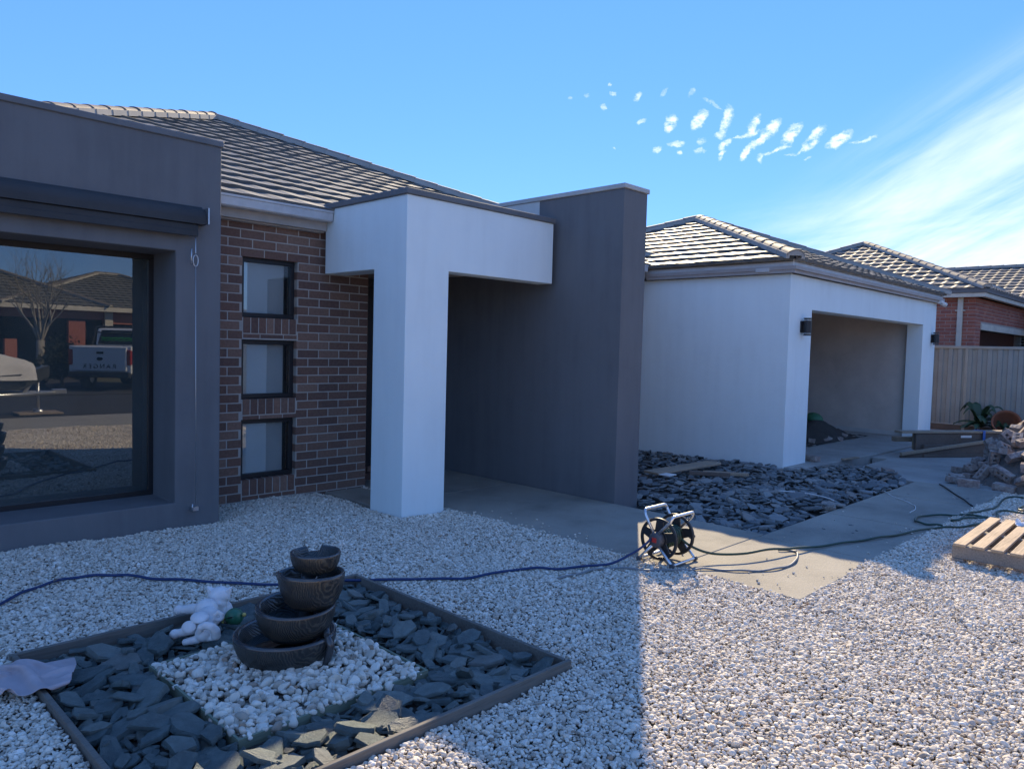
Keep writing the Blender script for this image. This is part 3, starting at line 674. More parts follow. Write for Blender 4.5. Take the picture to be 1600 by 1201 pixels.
def tiles(mb, O, U, V, Nn, Ls, uL, uR, row=.352, wl=.315, amp=.007, hb=.050, mi=0, seg=7):
    O, U, V, Nn = map(Vector, (O, U, V, Nn)); n = int(math.ceil(Ls/row)); rr = random.Random(len(mb.v))
    for i in range(n):
        s0 = i*row; s1 = min(Ls, s0+row+.0); a0, a1 = uL(s0), uR(s0); b0, b1 = uL(s1), uR(s1)
        k0 = int(math.floor(min(a0, b0)/wl)); k1 = int(math.ceil(max(a1, b1)/wl))
        us = []
        for k in range(k0, k1):
            jt = rr.uniform(-.004, .006)
            for q in range(seg): us.append(((k+q/seg)*wl, q/seg, jt))
        us.append((k1*wl, 0, 0))
        lo, hi, bt = [], [], []
        for (u, ph, jt) in us:
            ua = min(max(u, a0), a1); ub = min(max(u, b0), b1); w = amp*(math.cos(2*math.pi*ph)*.8+.25*math.cos(4*math.pi*ph+1))
            # the nose of each tile is slightly scalloped
            nose = -(.010+amp)*math.cos(2*math.pi*ph)
            lo.append(O+U*ua+V*(s0+nose)+Nn*(hb+w+jt)); bt.append(O+U*ua+V*(s0+nose+.004)+Nn*(w*.9-.012)); hi.append(O+U*ub+V*(s1+.015)+Nn*(.006+w*.95))
        m_ = len(us); vs = lo+hi+bt; fs = []
        for j in range(m_-1):
            if (lo[j]-lo[j+1]).length < 1e-6 and (hi[j]-hi[j+1]).length < 1e-6: continue
            fs.append((j, j+1, m_+j+1, m_+j)); fs.append((2*m_+j, 2*m_+j+1, j+1, j))
        mb.add(vs, fs, mi, False)
def caps(mb, p0, p1, r=.105, ln=.40, n=9, bed=True):
    p0, p1 = Vector(p0), Vector(p1); d = p1-p0; T = d.length; d.normalize(); sd_ = d.cross(Vector((0, 0, 1))).normalized(); u = sd_.cross(d); k = int(T/ln)+1
    rr = random.Random(int(T*1000))
    for i in range(k):
        a = p0+d*(i*ln-.03); c_ = p0+d*min(T, (i+1)*ln); ra, rc = r*1.08, r*.93; z = u*(.018+rr.uniform(-.004, .004)); vs = []
        for (pp, rad, th) in ((a, ra, 0), (c_, rc, 0), (a, ra-.018, 0)):
            for j in range(n+1):
                t_ = math.pi*j/n; vs.append(pp+z+sd_*math.cos(t_)*rad*1.12+u*math.sin(t_)*rad*.78)
        m_ = n+1
        mb.add(vs[:2*m_], [(j, j+1, m_+j+1, m_+j) for j in range(n)], 0, True)
        mb.add(vs[:m_]+vs[2*m_:], [(j, j+1, m_+j+1, m_+j) for j in range(n)], 0, False)
        if i == 0: mb.add([a+z+sd_*math.cos(math.pi*j/n)*ra*1.1+u*math.sin(math.pi*j/n)*ra*.76+d*.004 for j in range(n+1)], [tuple(range(n+1))], 1)
        if bed:
            for sg in (1, -1): mb.bar(a+sd_*sg*r*1.05+u*.015, c_+sd_*sg*r*.98+u*.015, .05, .07, 1, upv=u)
def hip_roof(parent, x0, y0, x1, y1, z, t, mat, capmat, name='roof', faces='LFRB', row=.352, amp=.007, hb=.042):
    "hip or pyramid roof over a plan rectangle (eave line)"
    w = min(x1-x0, y1-y0)/2; k = math.sqrt(1+t*t); Ls = w*k; zz = z
    ap0 = Vector((x0+w, y0+w, z+t*w)); ap1 = Vector((x1-w, y1-w, z+t*w))
    b = MB()
    if 'F' in faces: tiles(b, (x0, y0, z), (1, 0, 0), (0, 1/k, t/k), (0, -t/k, 1/k), Ls, lambda s: s/k, lambda s: x1-x0-s/k, row, amp=amp, hb=hb)
    if 'L' in faces: tiles(b, (x0, y1, z), (0, -1, 0), (1/k, 0, t/k), (-t/k, 0, 1/k), Ls, lambda s: s/k, lambda s: y1-y0-s/k, row, amp=amp, hb=hb)
    if 'R' in faces: tiles(b, (x1, y0, z), (0, 1, 0), (-1/k, 0, t/k), (t/k, 0, 1/k), Ls, lambda s: s/k, lambda s: y1-y0-s/k, row, amp=amp, hb=hb)
    if 'B' in faces: tiles(b, (x1, y1, z), (-1, 0, 0), (0, -1/k, t/k), (0, t/k, 1/k), Ls, lambda s: s/k, lambda s: x1-x0-s/k, row, amp=amp, hb=hb)
    # underlay so that no light passes
    zz = z-.03
    a0 = (ap0.x, ap0.y, ap0.z-.03); a1 = (ap1.x, ap1.y, ap1.z-.03)
    b.add([(x0+.03, y0+.03, zz), (x1-.03, y0+.03, zz), (x1-.03, y1-.03, zz), (x0+.03, y1-.03, zz), a0, a1], [(0, 1, 4), (2, 3, 5), (0, 4, 5, 3) if (ap0-ap1).length > .01 else (0, 4, 3), (1, 2, 5, 4) if (ap0-ap1).length > .01 else (1, 2, 4)])
    rf = b.build(name, mat, parent)
    for (p, q) in (((x0, y0, z), ap0), ((x1, y0, z), ap0 if (x1-x0) <= (y1-y0)+.01 else ap1), ((x0, y1, z), ap1 if (x1-x0) <= (y1-y0)+.01 else ap0), ((x1, y1, z), ap1), (ap0, ap1)):
        if (Vector(p)-Vector(q)).length < .3: continue
        c = MB(); caps(c, Vector(p)+Vector((0, 0, .02)), Vector(q)+Vector((0, 0, .02))); c.build('ridge_cap', [capmat, MT['bedding']], rf)
    return rf
GUT = [(.0, 0), (.105, .0), (.118, .012), (.122, .085), (.132, .092), (.132, .112), (.112, .112), (.108, .10), (.10, .02), (.008, .02), (.008, .105), (0, .105)]

# ================================================================== the house
H = thing('house', (6.5, 7.2, 0), 'single storey house with charcoal and white rendered walls, dark brick front and tiled hip roofs', 'house')
# --- projecting charcoal wall with the big window
FY = 6.66; WX0, WX1, WZ0, WZ1 = -1.4, 2.605, .205, 2.415
b = cells([-6.0, WX0, WX1, 3.005], [FY, 7.45], [-.13, WZ0, WZ1, 3.385], lambda i, j, k: not (i == 1 and k == 1))
b.build('front_wall', MT['charcoal'], H, bevel=.006)
b = MB(); b.box((-6.0, 7.45, 2.7), (3.0, 7.52, 3.36)); b.box((-6.0, 7.75, -.1), (3.0, 7.8, 2.7)); b.build('room_shade_panel', MT['room_shade'], H)  # dark backing, room shade painted behind the big window
b = MB(); b.sweep([(3.005, 7.5), (3.005, FY), (-6.0, FY)][::-1], [(-.45, 3.38), (-.45, 3.432), (.018, 3.432), (.022, 3.375), (.008, 3.372)][::-1]) if False else b.box((-6.0, FY-.018, 3.376), (3.022, 7.46, 3.43))
b.build('coping', MT['cap'], H, bevel=.006)
wf = None; b = MB(); y0, y1 = 7.165, 7.215
for (a, c) in (((WX0, y0, WZ0), (WX1, y1, WZ0+.045)), ((WX0, y0, WZ1-.05), (WX1, y1, WZ1)), ((WX0, y0, WZ0+.045), (WX0+.045, y1, WZ1-.05)), ((WX1-.045, y0, WZ0+.045), (WX1, y1, WZ1-.05))): b.box(a, c)
win = b.build('window', MT['dark_frame'], H, bevel=.003)
b = MB(); b.box((WX0+.045, 7.188, WZ0+.045), (WX1-.045, 7.194, WZ1-.05)); b.build('pane', MT['glass'], win)
# --- brick front with the three small windows
WINS = [(3.472, 4.078, .235, .845), (3.472, 4.078, 1.062, 1.66), (3.472, 4.078, 1.893, 2.495)]
b = MB(); hole = [(3.472, 4.078, -.2, 2.495)]
brick_field(b, 3.0, 4.978, -.13, 2.86, 7.2, .11, hole, zbase=2.495-28*CO, off=4.978-BL+MO)
# soldier courses and thin courses between the windows
for (za, zb, full) in ((-.13, .235, 1), (.845, 1.062, 0), (1.66, 1.893, 0)):
    ztop = zb-.004; zs = ztop-.158
    k = 7; wds = (4.078-3.472-MO)/k
    for i in range(k): b.box((3.472+MO+i*wds, 7.2-.004, zs), (3.472+(i+1)*wds, 7.31, ztop))
    zq = zs-MO; c0 = za if full else za+.004
    while zq > c0+.01:
        z2 = max(c0, zq-.038 if zq == zs-MO else zq-CO+MO)
        for (p, q) in ((3.472+MO, 3.66), (3.67, 3.92), (3.93, 4.078)): b.box((p, 7.2, z2), (q, 7.31, zq))
        zq = z2-MO
# brick reveals behind the face bricks
for (x0_, x1_) in ((3.36, 3.472), (4.078, 4.19)): brick_field(b, x0_, x1_, .2, 2.5, 7.321, .10, zbase=2.495-28*CO, off=x0_)
brick_field(b, 7.205, 7.64, -.1, 2.56, 4.978, .11, axis='y', flip=-1, zbase=2.495-28*CO, off=7.2)
wl_ = b.build('brick_wall', MT['brick'], H, bevel=.002)
b = MB(); yb = 7.2035
b.box((3.0, yb, -.13), (3.468, 7.42, 2.86)); b.box((4.082, yb, -.13), (4.974, 7.42, 2.86)); b.box((3.468, yb, 2.499), (4.082, 7.42, 2.86))
for (za, zb) in ((-.13, .230), (.850, 1.056), (1.665, 1.888)): b.box((3.468, yb-.001, za), (4.082, 7.42, zb))
b.box((4.869, 7.42, -.1), (4.974, 7.64, 2.56)); b.build('mortar', MT['mortar'], wl_)
for (x0_, x1_, z0_, z1_) in WINS:
    b = MB(); fr = .045; y0, y1 = 7.262, 7.318
    b.box((x0_, y0, z0_), (x1_, y1, z0_+fr)); b.box((x0_, y0, z1_-fr), (x1_, y1, z1_)); b.box((x0_, y0, z0_+fr), (x0_+fr, y1, z1_-fr)); b.box((x1_-fr, y0, z0_+fr), (x1_, y1, z1_-fr))
    w_ = b.build('window', MT['dark_frame'], H, bevel=.003)
    b = MB(); b.box((x0_+fr, 7.288, z0_+fr), (x1_-fr, 7.293, z1_-fr)); b.build('pane', MT['clear'], w_)
    b = MB(); b.box((x0_-.0, 7.335, z0_+.01), (x1_-.085, 7.341, z1_-.01)); b.build('blind', MT['blind'], w_)
b = MB(); b.box((3.0, 7.9, 0), (4.86, 7.95, 2.7)); b.box((3.3, 7.43, 0), (3.35, 7.9, 2.7)); b.build('room_shade_panel', MT['room_shade'], H)  # shade behind the small windows, put into near-black panels
# --- brick wall between the blade wall and the garage
b = MB(); brick_field(b, 6.95, 10.41, -.13, 2.83, 7.2, .11, zbase=2.495-28*CO); w2 = b.build('brick_wall', MT['brick'], H, bevel=.002)
b = MB(); b.box((6.95, 7.2035, -.13), (10.41, 7.42, 2.84)); b.build('mortar', MT['mortar'], w2)
# --- entry: door wall, sidelight, ceiling
b = MB(); b.box((4.98, 7.66, -.1), (6.52, 7.8, 2.56)); b.build('entry_wall', MT['charcoal'], H)
b = MB(); b.box((5.02, 7.60, .16), (5.42, 7.655, 2.34)); b.box((5.02, 7.60, 2.36), (6.5, 7.655, 2.44)); b.build('sidelight', MT['dark_frame'], H, bevel=.003)
b = MB(); b.box((5.5, 7.615, .02), (6.4, 7.655, 2.34)); dr = b.build('door', MT['black_door'], H, bevel=.004)
b = MB(); b.tube([(5.6, 7.615, 1.0), (5.6, 7.56, 1.0), (5.6, 7.56, 1.4), (5.6, 7.615, 1.4)], .012); b.build('handle', MT['alu'], dr)
b = MB(); brick_field(b, 5.0, 5.45, -.1, .155, 7.55, .1, zbase=0); b.build('door_sill', MT['brick'], H, bevel=.002)
b = MB(); b.box((4.9, 5.95, 2.56), (6.51, 7.655, 2.60)); b.box((4.62, 6.2, 2.56), (4.9, 7.1, 2.6)); b.build('porch_ceiling', MT['ceiling'], H)
# --- white portico: column, two beams, coping
b = cells([4.35, 4.62, 4.878, 6.43], [5.68, 5.90, 6.20, 7.10], [-.13, 2.39, 3.068], lambda i, j, k: (i < 2 and j < 2) if k == 0 else (j == 0 or i == 0))
b.build('portico', MT['white'], H, bevel=.007, seg=2)
b = MB(); b.box((4.326, 5.656, 3.069), (6.45, 5.93, 3.128)); b.box((4.326, 5.931, 3.069), (4.64, 7.12, 3.128)); b.box((4.641, 5.931, 3.04), (6.5, 6.95, 3.06)); b.build('portico_coping', MT['cap'], H, bevel=.006)
# --- tall charcoal blade wall
b = MB(); b.box((6.52, 4.77, -.14), (6.945, 8.6, 3.372)); bl = b.build('blade_wall', MT['charcoal'], H, bevel=.007, seg=2)
b = MB(); b.prism([(0, 0), (.01, 0), (.01, 1), (0, 1)], 0, 1) if False else b.box((6.516, 5.985, 3.0), (6.5195, 8.55, 3.371)); b.build('bare_patch', MT['primer'], bl)
b = MB(); b.box((6.50, 4.75, 3.373), (6.965, 8.6, 3.424)); b.build('coping', MT['cap_light'], bl, bevel=.006)
# --- garage: rendered shell, open front, interior
b = cells([10.40, 10.62, 11.172, 16.65, 17.30, 17.50], [4.65, 4.95, 7.15, 11.0], [-.13, 2.332, 2.81], lambda i, j, k: (i != 2 or k == 1) if j == 0 else ((i == 0 and j == 1) or i == 4))
b.build('garage_wall', MT['white'], H, bevel=.007, seg=2)
b = MB(); b.box((16.76, 4.951, 0.031), (16.86, 10.9, 2.62)); b.box((10.63, 10.8, .031), (16.759, 10.9, 2.62)); b.box((10.621, 7.15, .031), (10.72, 10.8, 2.62)); b.build('garage_interior', MT['taupe'], H)
b = MB(); b.box((17.503, 4.96, -.13), (17.515, 11.0, 2.83)); brick_field(b, 4.96, 11.0, -.1, 2.8, 17.515, .012, axis='y', flip=1); b.build('brick_wall', MT['brick'], H)  # unseen dark brick facing, added to cut sunlit bounce onto the fence
b = MB(); b.box((10.63, 4.951, 2.62), (16.86, 10.9, 2.66)); b.build('garage_ceiling', MT['ceiling'], H)
b = MB(); b.box((16.735, 4.97, .032), (16.758, 10.7, .12)); b.build('skirting', MT['ceiling'], H)
# --- roofs
TP = .405
hip_roof(H, -.33, 6.95, 11.67, 26.0, 3.03, TP, MT['tile'], MT['cap_tile'], faces='FL', hb=.037)
hip_roof(H, 10.24, 4.54, 17.72, 12.05, 3.00, .378, MT['tile'], MT['cap_tile'], faces='FLR')
# --- fascias and gutters
b = MB(); b.box((3.01, 7.06, 2.84), (4.34, 7.16, 2.965)); b.box((3.01, 7.052, 2.935), (4.34, 7.06, 2.965)); b.box((6.95, 7.06, 2.84), (10.30, 7.16, 2.965)); b.box((3.01, 7.11, 2.825), (4.34, 7.2, 2.84)); b.build('fascia', MT['fascia'], H, bevel=.003)
b = MB(); b.sweep([(3.01, 7.055), (4.335, 7.055)][::-1], GUT, 2.925); b.build('gutter', MT['gutter'], H)
b = MB(); b.sweep([(6.95, 7.055), (10.18, 7.055)][::-1], GUT, 2.925); b.build('gutter', MT['gutter'], H)
b = MB(); gp = [(17.70, 9.0), (17.70, 4.52), (10.31, 4.52), (10.31, 7.05)]
b.sweep([(17.6, 9), (17.6, 4.60), (10.34, 4.60), (10.34, 7.05)][::-1], [(-.03, 0), (0, 0), (0, .075), (.012, .078), (.012, .10), (-.03, .10)], 2.812)
b.sweep([(17.62, 9), (17.62, 4.57), (10.325, 4.57), (10.325, 7.05)][::-1], [(-.03, 0), (0, 0), (0, .05), (-.03, .05)], 2.86)
b.build('fascia', MT['fascia_dark'], H)
b = MB(); b.box((10.33, 4.6, 2.905), (17.6, 11.9, 2.93)); b.build('eave_lining', MT['fascia_dark'], H)
b = MB(); b.sweep([(17.68, 9), (17.68, 4.59), (10.31, 4.59), (10.31, 7.10)][::-1], GUT, 2.905); b.build('gutter', MT['gutter'], H)
b = MB(); b.box((10.285, 4.93, 2.835), (10.345, 5.14, 2.895)); b.build('eave_vent', MT['gutter'], H, bevel=.004)

# --- roller awning over the big window
t = thing('roller_awning', (2.8, 6.66, 2.6), 'charcoal roll up awning cassette with wire guide across the big front window', 'awning')
b = MB(); n_ = 10
prof = [(.0, 2.82)]+[(.02+.092*math.sin(math.pi/2*i/n_), 2.70+.10*math.cos(math.pi/2*i/n_)) for i in range(n_+1)]+[(.112, 2.655), (.0, 2.655)]
b.sweep([(2.83, 6.661), (-1.6, 6.661)], [(o_, z_) for o_, z_ in prof]); b.build('cassette', MT['awning'], t)
b = MB(); b.box((-1.55, 6.572, 2.585), (2.765, 6.64, 2.654)); b.build('roller', MT['awning'], t, bevel=.018, seg=4)
b = MB(); b.box((-1.55, 6.566, 2.545), (2.76, 6.588, 2.60)); b.build('bottom_rail', MT['awning'], t, bevel=.005)
b = MB(); b.box((2.831, 6.53, 2.66), (2.843, 6.655, 2.80)); b.tube([(2.85, 6.62, 2.66), (2.85, 6.62, 2.79)], .008); b.build('bracket', MT['steel'], t)
b = MB(); b.tube([(2.748, 6.60, 2.56), (2.752, 6.60, 2.41), (2.752, 6.60, 2.40)], .005, 6); b.tube(spline([(2.752+.022*math.cos(a), 6.60, 2.34+.05*math.sin(a)) for a in np.linspace(math.pi/2, math.pi*2.5, 9)], 3), .005, 6)
b.tube([(2.715, 6.60, 2.44), (2.715, 6.60, 2.31)], .007, 6); b.tube([(2.752, 6.60, 2.29), (2.765, 6.60, .18)], .0032, 6); b.build('guide_wire', MT['steel'], t)
b = MB(); b.box((2.74, 6.60, .125), (2.79, 6.655, .16)); b.tube([(2.735, 6.60, .13), (2.735, 6.60, .19)], .007, 6); b.build('floor_bracket', MT['steel'], t)

# --- wall lamps and the eave camera
def wall_lamp(x, label):
    t = thing('wall_lamp', (x, 4.65, 2.06), label, 'wall lamp', 'lamps either side of the garage opening')
    b = MB(); b.box((x-.06, 4.63, 1.985), (x+.06, 4.649, 2.15)); b.build('backplate', MT['dark_frame'], t)
    b = MB(); b.lathe([(.001, 1.975), (.058, 1.975), (.058, 2.16), (.001, 2.16)], (x, 4.565, 0), 20, smooth=False); b.build('lamp_body', MT['dark_frame'], t)
    for z in (1.952, 2.168):
        b = MB(); b.lathe([(.001, z), (.05, z), (.05, z+.016), (.001, z+.016)], (x, 4.565, 0), 20, smooth=False); b.build('lamp_glass', MT['lens'], t)
        zz = z-.012 if z < 2 else z+.017
        b = MB(); b.lathe([(.001, zz), (.06, zz), (.06, zz+.012), (.001, zz+.012)], (x, 4.565, 0), 20, smooth=False); b.build('lamp_cap', MT['dark_frame'], t)
wall_lamp(10.83, 'black up and down wall lamp left of the garage opening'); wall_lamp(17.25, 'black up and down wall lamp right of the garage opening')
t = thing('security_camera', (17.40, 4.6, 2.83), 'small white camera under the eave at the far garage corner', 'camera')
b = MB(); b.box((17.30, 4.50, 2.80), (17.42, 4.60, 2.86)); b.build('mount', MT['plastic_white'], t, bevel=.01)
b = MB(); b.tube([(17.44, 4.55, 2.82), (17.56, 4.50, 2.78)], .045, 12); b.build('camera_body', MT['plastic_white'], t)
b = MB(); b.tube([(17.56, 4.50, 2.78), (17.575, 4.495, 2.775)], .035, 12); b.build('lens', MT['lens'], t)

# ================================================================== right hand boundary: fence, neighbour's house
t = thing('steel_fence', (19.6, 2, 0), 'beige grey corrugated steel fence along the boundary beyond the driveway', 'fence')
yy = 14.0
while yy > -8.5:
    b = MB(); y0 = yy-2.37; pf = []; k = 12; pw = (yy-y0)/k
    for i in range(k):
        a = y0+i*pw; pf += [(a, 0), (a+pw*.42, 0), (a+pw*.5, .028), (a+pw*.92, .028)]
    pf.append((yy, 0)); vs = [(19.60-o_, y_, z_) for z_ in (.16, 1.90) for (y_, o_) in pf]; m_ = len(pf)
    vs += [(19.604-o_+.0, y_, z_) for z_ in (.16, 1.90) for (y_, o_) in pf]
    b.add(vs, [(i, i+1, m_+i+1, m_+i) for i in range(m_-1)]+[(2*m_+i, 3*m_+i, 3*m_+i+1, 2*m_+i+1) for i in range(m_-1)]); b.build('fence_panel', MT['fence'], t)
    b = MB(); b.box((19.555, yy-.03, .0), (19.64, yy+.03, 1.955)); b.build('post', MT['fence_rail'], t)
    yy -= 2.37
b = MB(); b.box((19.55, -8.3, 1.90), (19.65, 13.96, 1.962)); b.box((19.555, -8.3, .13), (19.645, 13.96, .16)); b.build('rail', MT['fence_rail'], t, bevel=.006)
b = MB(); b.box((19.57, -8.3, -.1), (19.63, 13.96, .129)); b.build('plinth', MT['timber_dark'], t)

NH = thing('neighbour_house', (24, 6, 0), 'neighbouring red brick house with tiled roof behind the steel fence', 'house')
b = MB(); NX, NY = 22.0, 4.95
brick_field(b, NX, 30, 1.4, 3.25, NY, .11, holes=((22.62, 28.3, 1.2, 2.57),), zbase=0); brick_field(b, NY, 15, 1.4, 3.25, NX, .11, axis='y', zbase=0)
nb_ = b.build('wall', MT['brick_red'], NH, bevel=.002)
b = MB(); b.box((NX+.006, NY+.006, -.1), (22.61, NY+.3, 3.25)); b.box((22.61, NY+.006, 2.575), (28.3, NY+.3, 3.25)); b.box((22.61, NY+.006, -.1), (28.3, NY+.3, 1.0)); b.box((28.3, NY+.006, -.1), (31, NY+.3, 3.25)); b.box((NX+.006, NY+.3, -.1), (NX+.3, 16, 3.25)); b.build('mortar', MT['mortar_n'], nb_)
b = MB(); b.box((22.61, NY-.03, 2.44), (28.3, NY+.06, 2.60)); b.box((22.61, NY+.10, 1.0), (22.68, NY+.16, 2.44)); wn_ = b.build('window', MT['cream'], NH, bevel=.005)
b = MB(); b.box((22.68, NY+.12, 1.0), (28.3, NY+.13, 2.44)); b.build('pane', MT['clear'], wn_)
b = MB(); b.box((22.3, NY+.5, 0), (33, NY+.55, 2.9)); b.build('room_shade_panel', MT['room_shade'], NH)  # near-black panel painted as the neighbour's unlit room
b = MB(); b.sweep([(21.86, 16), (21.86, 4.81), (31, 4.81)], [(-.12, 0), (0, 0), (0, .17), (-.12, .17)], 3.245); b.build('fascia', MT['cream'], NH)
b = MB(); b.sweep([(31, 4.78), (21.83, 4.78), (21.83, 16)][::-1], [(-o_, z_) for o_, z_ in GUT], 3.345); b.build('gutter', MT['cap'], NH)
hip_roof(NH, 21.72, 4.67, 30.9, 13.87, 3.45, .43, MT['tile_n'], MT['cap_tile'], name='roof', faces='LFR', row=.36, amp=.018)
hip_roof(NH, 27.6, -6.0, 37.4, 14.0, 3.30, .36, MT['tile_n'], MT['cap_tile'], name='roof', faces='LF', row=.36, amp=.018)
b = MB(); b.box((28.6, -5.0, 0), (36.6, 4.9, 3.3)); b.build('wall', MT['brick_red'], NH)
b = MB(); b.box((NX-.085, 5.22, -.05), (NX-.012, 5.34, 3.25)); dp = b.build('downpipe', MT['cream'], NH, bevel=.008)
b = MB()
for z in (2.9, 1.9): b.box((NX-.091, 5.17, z), (NX-.008, 5.39, z+.03))
b.build('pipe_clip', MT['cream'], dp)

# plants in front of the fence
def frond(b, base, az, ln, rise, w):
    P0 = Vector(base); n = 9; pts = []; 
    for i in range(n+1):
        u = i/n; pts.append(P0+Vector((math.cos(az)*ln*u, math.sin(az)*ln*u, rise*math.sin(u*2.2)*1.1-.12*u*u)))
    sd_ = Vector((-math.sin(az), math.cos(az), 0)); vs = []
    for i, p in enumerate(pts):
        u = i/n; ww = w*(.25+1.0*math.sin(math.pi*min(1, u*.95+.08)))*.8
        if i == n: ww = .004
        vs += [p-sd_*ww+Vector((0, 0, -.02)), p+Vector((0, 0, .012)), p+sd_*ww+Vector((0, 0, -.02))]
    b.add(vs, [(3*i+j, 3*i+j+1, 3*i+j+4, 3*i+j+3) for i in range(n) for j in range(2)], 0, True)
t = thing('garden_plant', (19.15, 4.12, .1), 'dark green plant with broad radiating leaves before the steel fence', 'plant')
b = MB(); rs = random.Random(3)
for i in range(24): frond(b, (19.15, 4.12, .16+.02*(i % 5)), i*2.4+rs.uniform(-.2, .2), rs.uniform(.30, .52), rs.choice((.08, .22, .36, .48)), rs.uniform(.055, .085))
b.build('foliage', MT['leaf'], t)
b = MB(); b.tube([(19.15, 4.12, -.1), (19.15, 4.12, .25)], [.035, .025]); b.build('stem', MT['bark'], t)
t = thing('plant_pot', (19.1, 3.62, 0), 'round terracotta pot lying beside the plant near the fence', 'pot')
b = MB(); Mx = Matrix.Translation((19.1, 3.60, .24)) @ Euler((0, R(-62), R(15))).to_matrix().to_4x4()
b.lathe([(.001, -.2), (.17, -.2), (.25, .12), (.275, .12), (.28, .2), (.25, .2), (.235, .1), (.15, -.17), (.001, -.17)], mat=Mx, n=28); b.build('pot', MT['terracotta'], t)
b = MB()
for i in range(10): frond(b, (19.0, 3.6, .15), i*2.1, rs.uniform(.15, .25), rs.uniform(.05, .2), .04)
b.build('foliage', MT['leaf'], t)

# ================================================================== fountain
C0 = Vector((1.952, 3.525, 0))
VD = Vector((.7157, .6984, 0)); RD = Vector((.699, -.715, 0))
t = thing('bowl_fountain', (C0.x, C0.y, .03), 'dark glazed four bowl garden fountain standing on white pebbles', 'fountain')
def bowl(c, r, z0, z1, spout=None, wave=0, notch=None, bottom=.62, thick=.022):
    b = MB(); n = 56; h = z1-z0
    prof = [(.001, 0), (bottom*.82, 0), (bottom, .04), (.80, .22), (.92, .48), (.985, .75), (1.0, .92), (.995, .985)]
    inner = [(1-.45*thick/r, 1.0), (1-1.1*thick/r, .97), (.93-1.2*thick/r, .7), (.80-thick/r, .40), (.5, .22), (.001, .2)]
    rows = prof+inner; vs = []
    for ri, (pr, pz) in enumerate(rows):
        for j in range(n):
            a = 2*math.pi*j/n; rr = r*pr; top = pz*h
            if wave: top += wave*pz*pz*math.sin(a*1.0+.8)
            if spout is not None:
                da = math.atan2(math.sin(a-spout), math.cos(a-spout)); k = math.exp(-(da/.20)**2)
                rr *= 1+.24*k*max(0, pz)**3; top -= .10*h*k*pz
            if notch is not None:
                da = abs(math.atan2(math.sin(a-notch), math.cos(a-notch))); k = 1 if da < .26 else 0
                top -= k*max(0, pz-.72)*h
            rr *= 1+.012*math.sin(3*a+c.x*9)
            vs.append((c.x+rr*math.cos(a), c.y+rr*math.sin(a), z0+top))
    k = len(rows); b.add(vs, [(i*n+j, i*n+(j+1) % n, (i+1)*n+(j+1) % n, (i+1)*n+j) for i in range(k-1) for j in range(n)], 0, True)
    for f in range(len(b.f)):
        if f//n >= 6 and f//n <= 8: b.mi[f] = 1
    o = b.build('bowl', [MT['ceramic'], MT['ceramic_rim']], t)
    w_ = MB(); w_.lathe([(.001, z0+h*.62), (r*.82, z0+h*.62)], (c.x, c.y, 0), 40); w_.build('water', MT['water'], o) if z1 < .5 else None
aR = math.atan2(RD.y, RD.x)
bowl(C0, .262, -.045, .138, bottom=.80, thick=.03)
bowl(Vector((1.99, 3.485, 0)), .205, .10, .285, wave=.012, thick=.026)
bowl(Vector((2.05, 3.432, 0)), .172, .265, .452, spout=aR+math.pi-.15, wave=-.010)
bowl(Vector((2.066, 3.424, 0)), .130, .44, .558, notch=aR+1.9, bottom=.5, thick=.016)
b = MB()  # the dark overlapping lip that runs down the right side
P = C0+RD*.262*.93-VD*.10; b.tube([P+Vector((0, 0, .15)), P+RD*.02+Vector((0, 0, .10)), P+RD*.005+Vector((0, 0, .03)), P-RD*.02-VD*.01+Vector((0, 0, -.02))], [.016, .022, .020, .012], 8)
P2 = C0+RD*.20+VD*.05; b.tube([P2+Vector((0, 0, .16)), P+Vector((0, 0, .15))], [.02, .016], 8); b.build('lip', MT['ceramic_rim'], t)
b = MB(); b.tube([(2.02, 3.47, .1), (2.05, 3.45, .47)], .045, 12); b.build('riser', MT['ceramic_rim'], t)

# ornaments
t = thing('elephant_ornament', (1.82, 4.14, 0), 'white elephant garden ornament fallen on its side against the edging', 'garden ornament')
b = MB(); L_ = -RD; F_ = -VD; U_ = Vector((0, 0, 1))
def pt(base, l=0, f=0, u=0): return Vector(base)+L_*l+F_*f+U_*u
E1 = Vector((1.80, 4.19, .100)); E2 = Vector((1.745, 4.05, .068))
ellip(b, pt(E1, -.02), (.066, .066, .066)); ellip(b, pt((E1+E2)/2, -.03), (.062, .075, .060)); ellip(b, pt(E2, -.015, .01, 0), (.056, .056, .052)); ellip(b, pt(E2, -.03, .075, -.02), (.046, .046, .044))
capsule(b, pt(E1, .0, 0, .01), pt(E1, .125, -.01, -.004), .036, .024); ellip(b, pt(E1, .145, -.01, -.006), (.028, .028, .028))
capsule(b, pt(E2, .0, .03, -.0), pt(E2, .115, .055, -.030), .032, .023); ellip(b, pt(E2, .135, .06, -.034), (.028, .028, .028))
capsule(b, pt(E2, .0, .08, -.05), pt(E2, .06, .10, -.06), .024, .018)
hd = pt(E2, -.02, .105, -.03)
ring = [pt(hd, -.045+.045*math.cos(a), -.0+.02*math.sin(a), .03+.045*math.sin(a)) for a in np.linspace(math.pi*1.15, -math.pi*.65, 9)]
for i in range(8): capsule(b, ring[i], ring[i+1], .026-.0015*i, .0245-.0015*i)
ring = [pt(E2, -.085+.022*math.cos(a), .01, .055+.024*math.sin(a)) for a in np.linspace(math.pi*1.2, -math.pi*.6, 6)]
for i in range(5): capsule(b, ring[i], ring[i+1], .011, .010)
remesh_obj('body', b, MT['ornament'], t, .0045, 2)
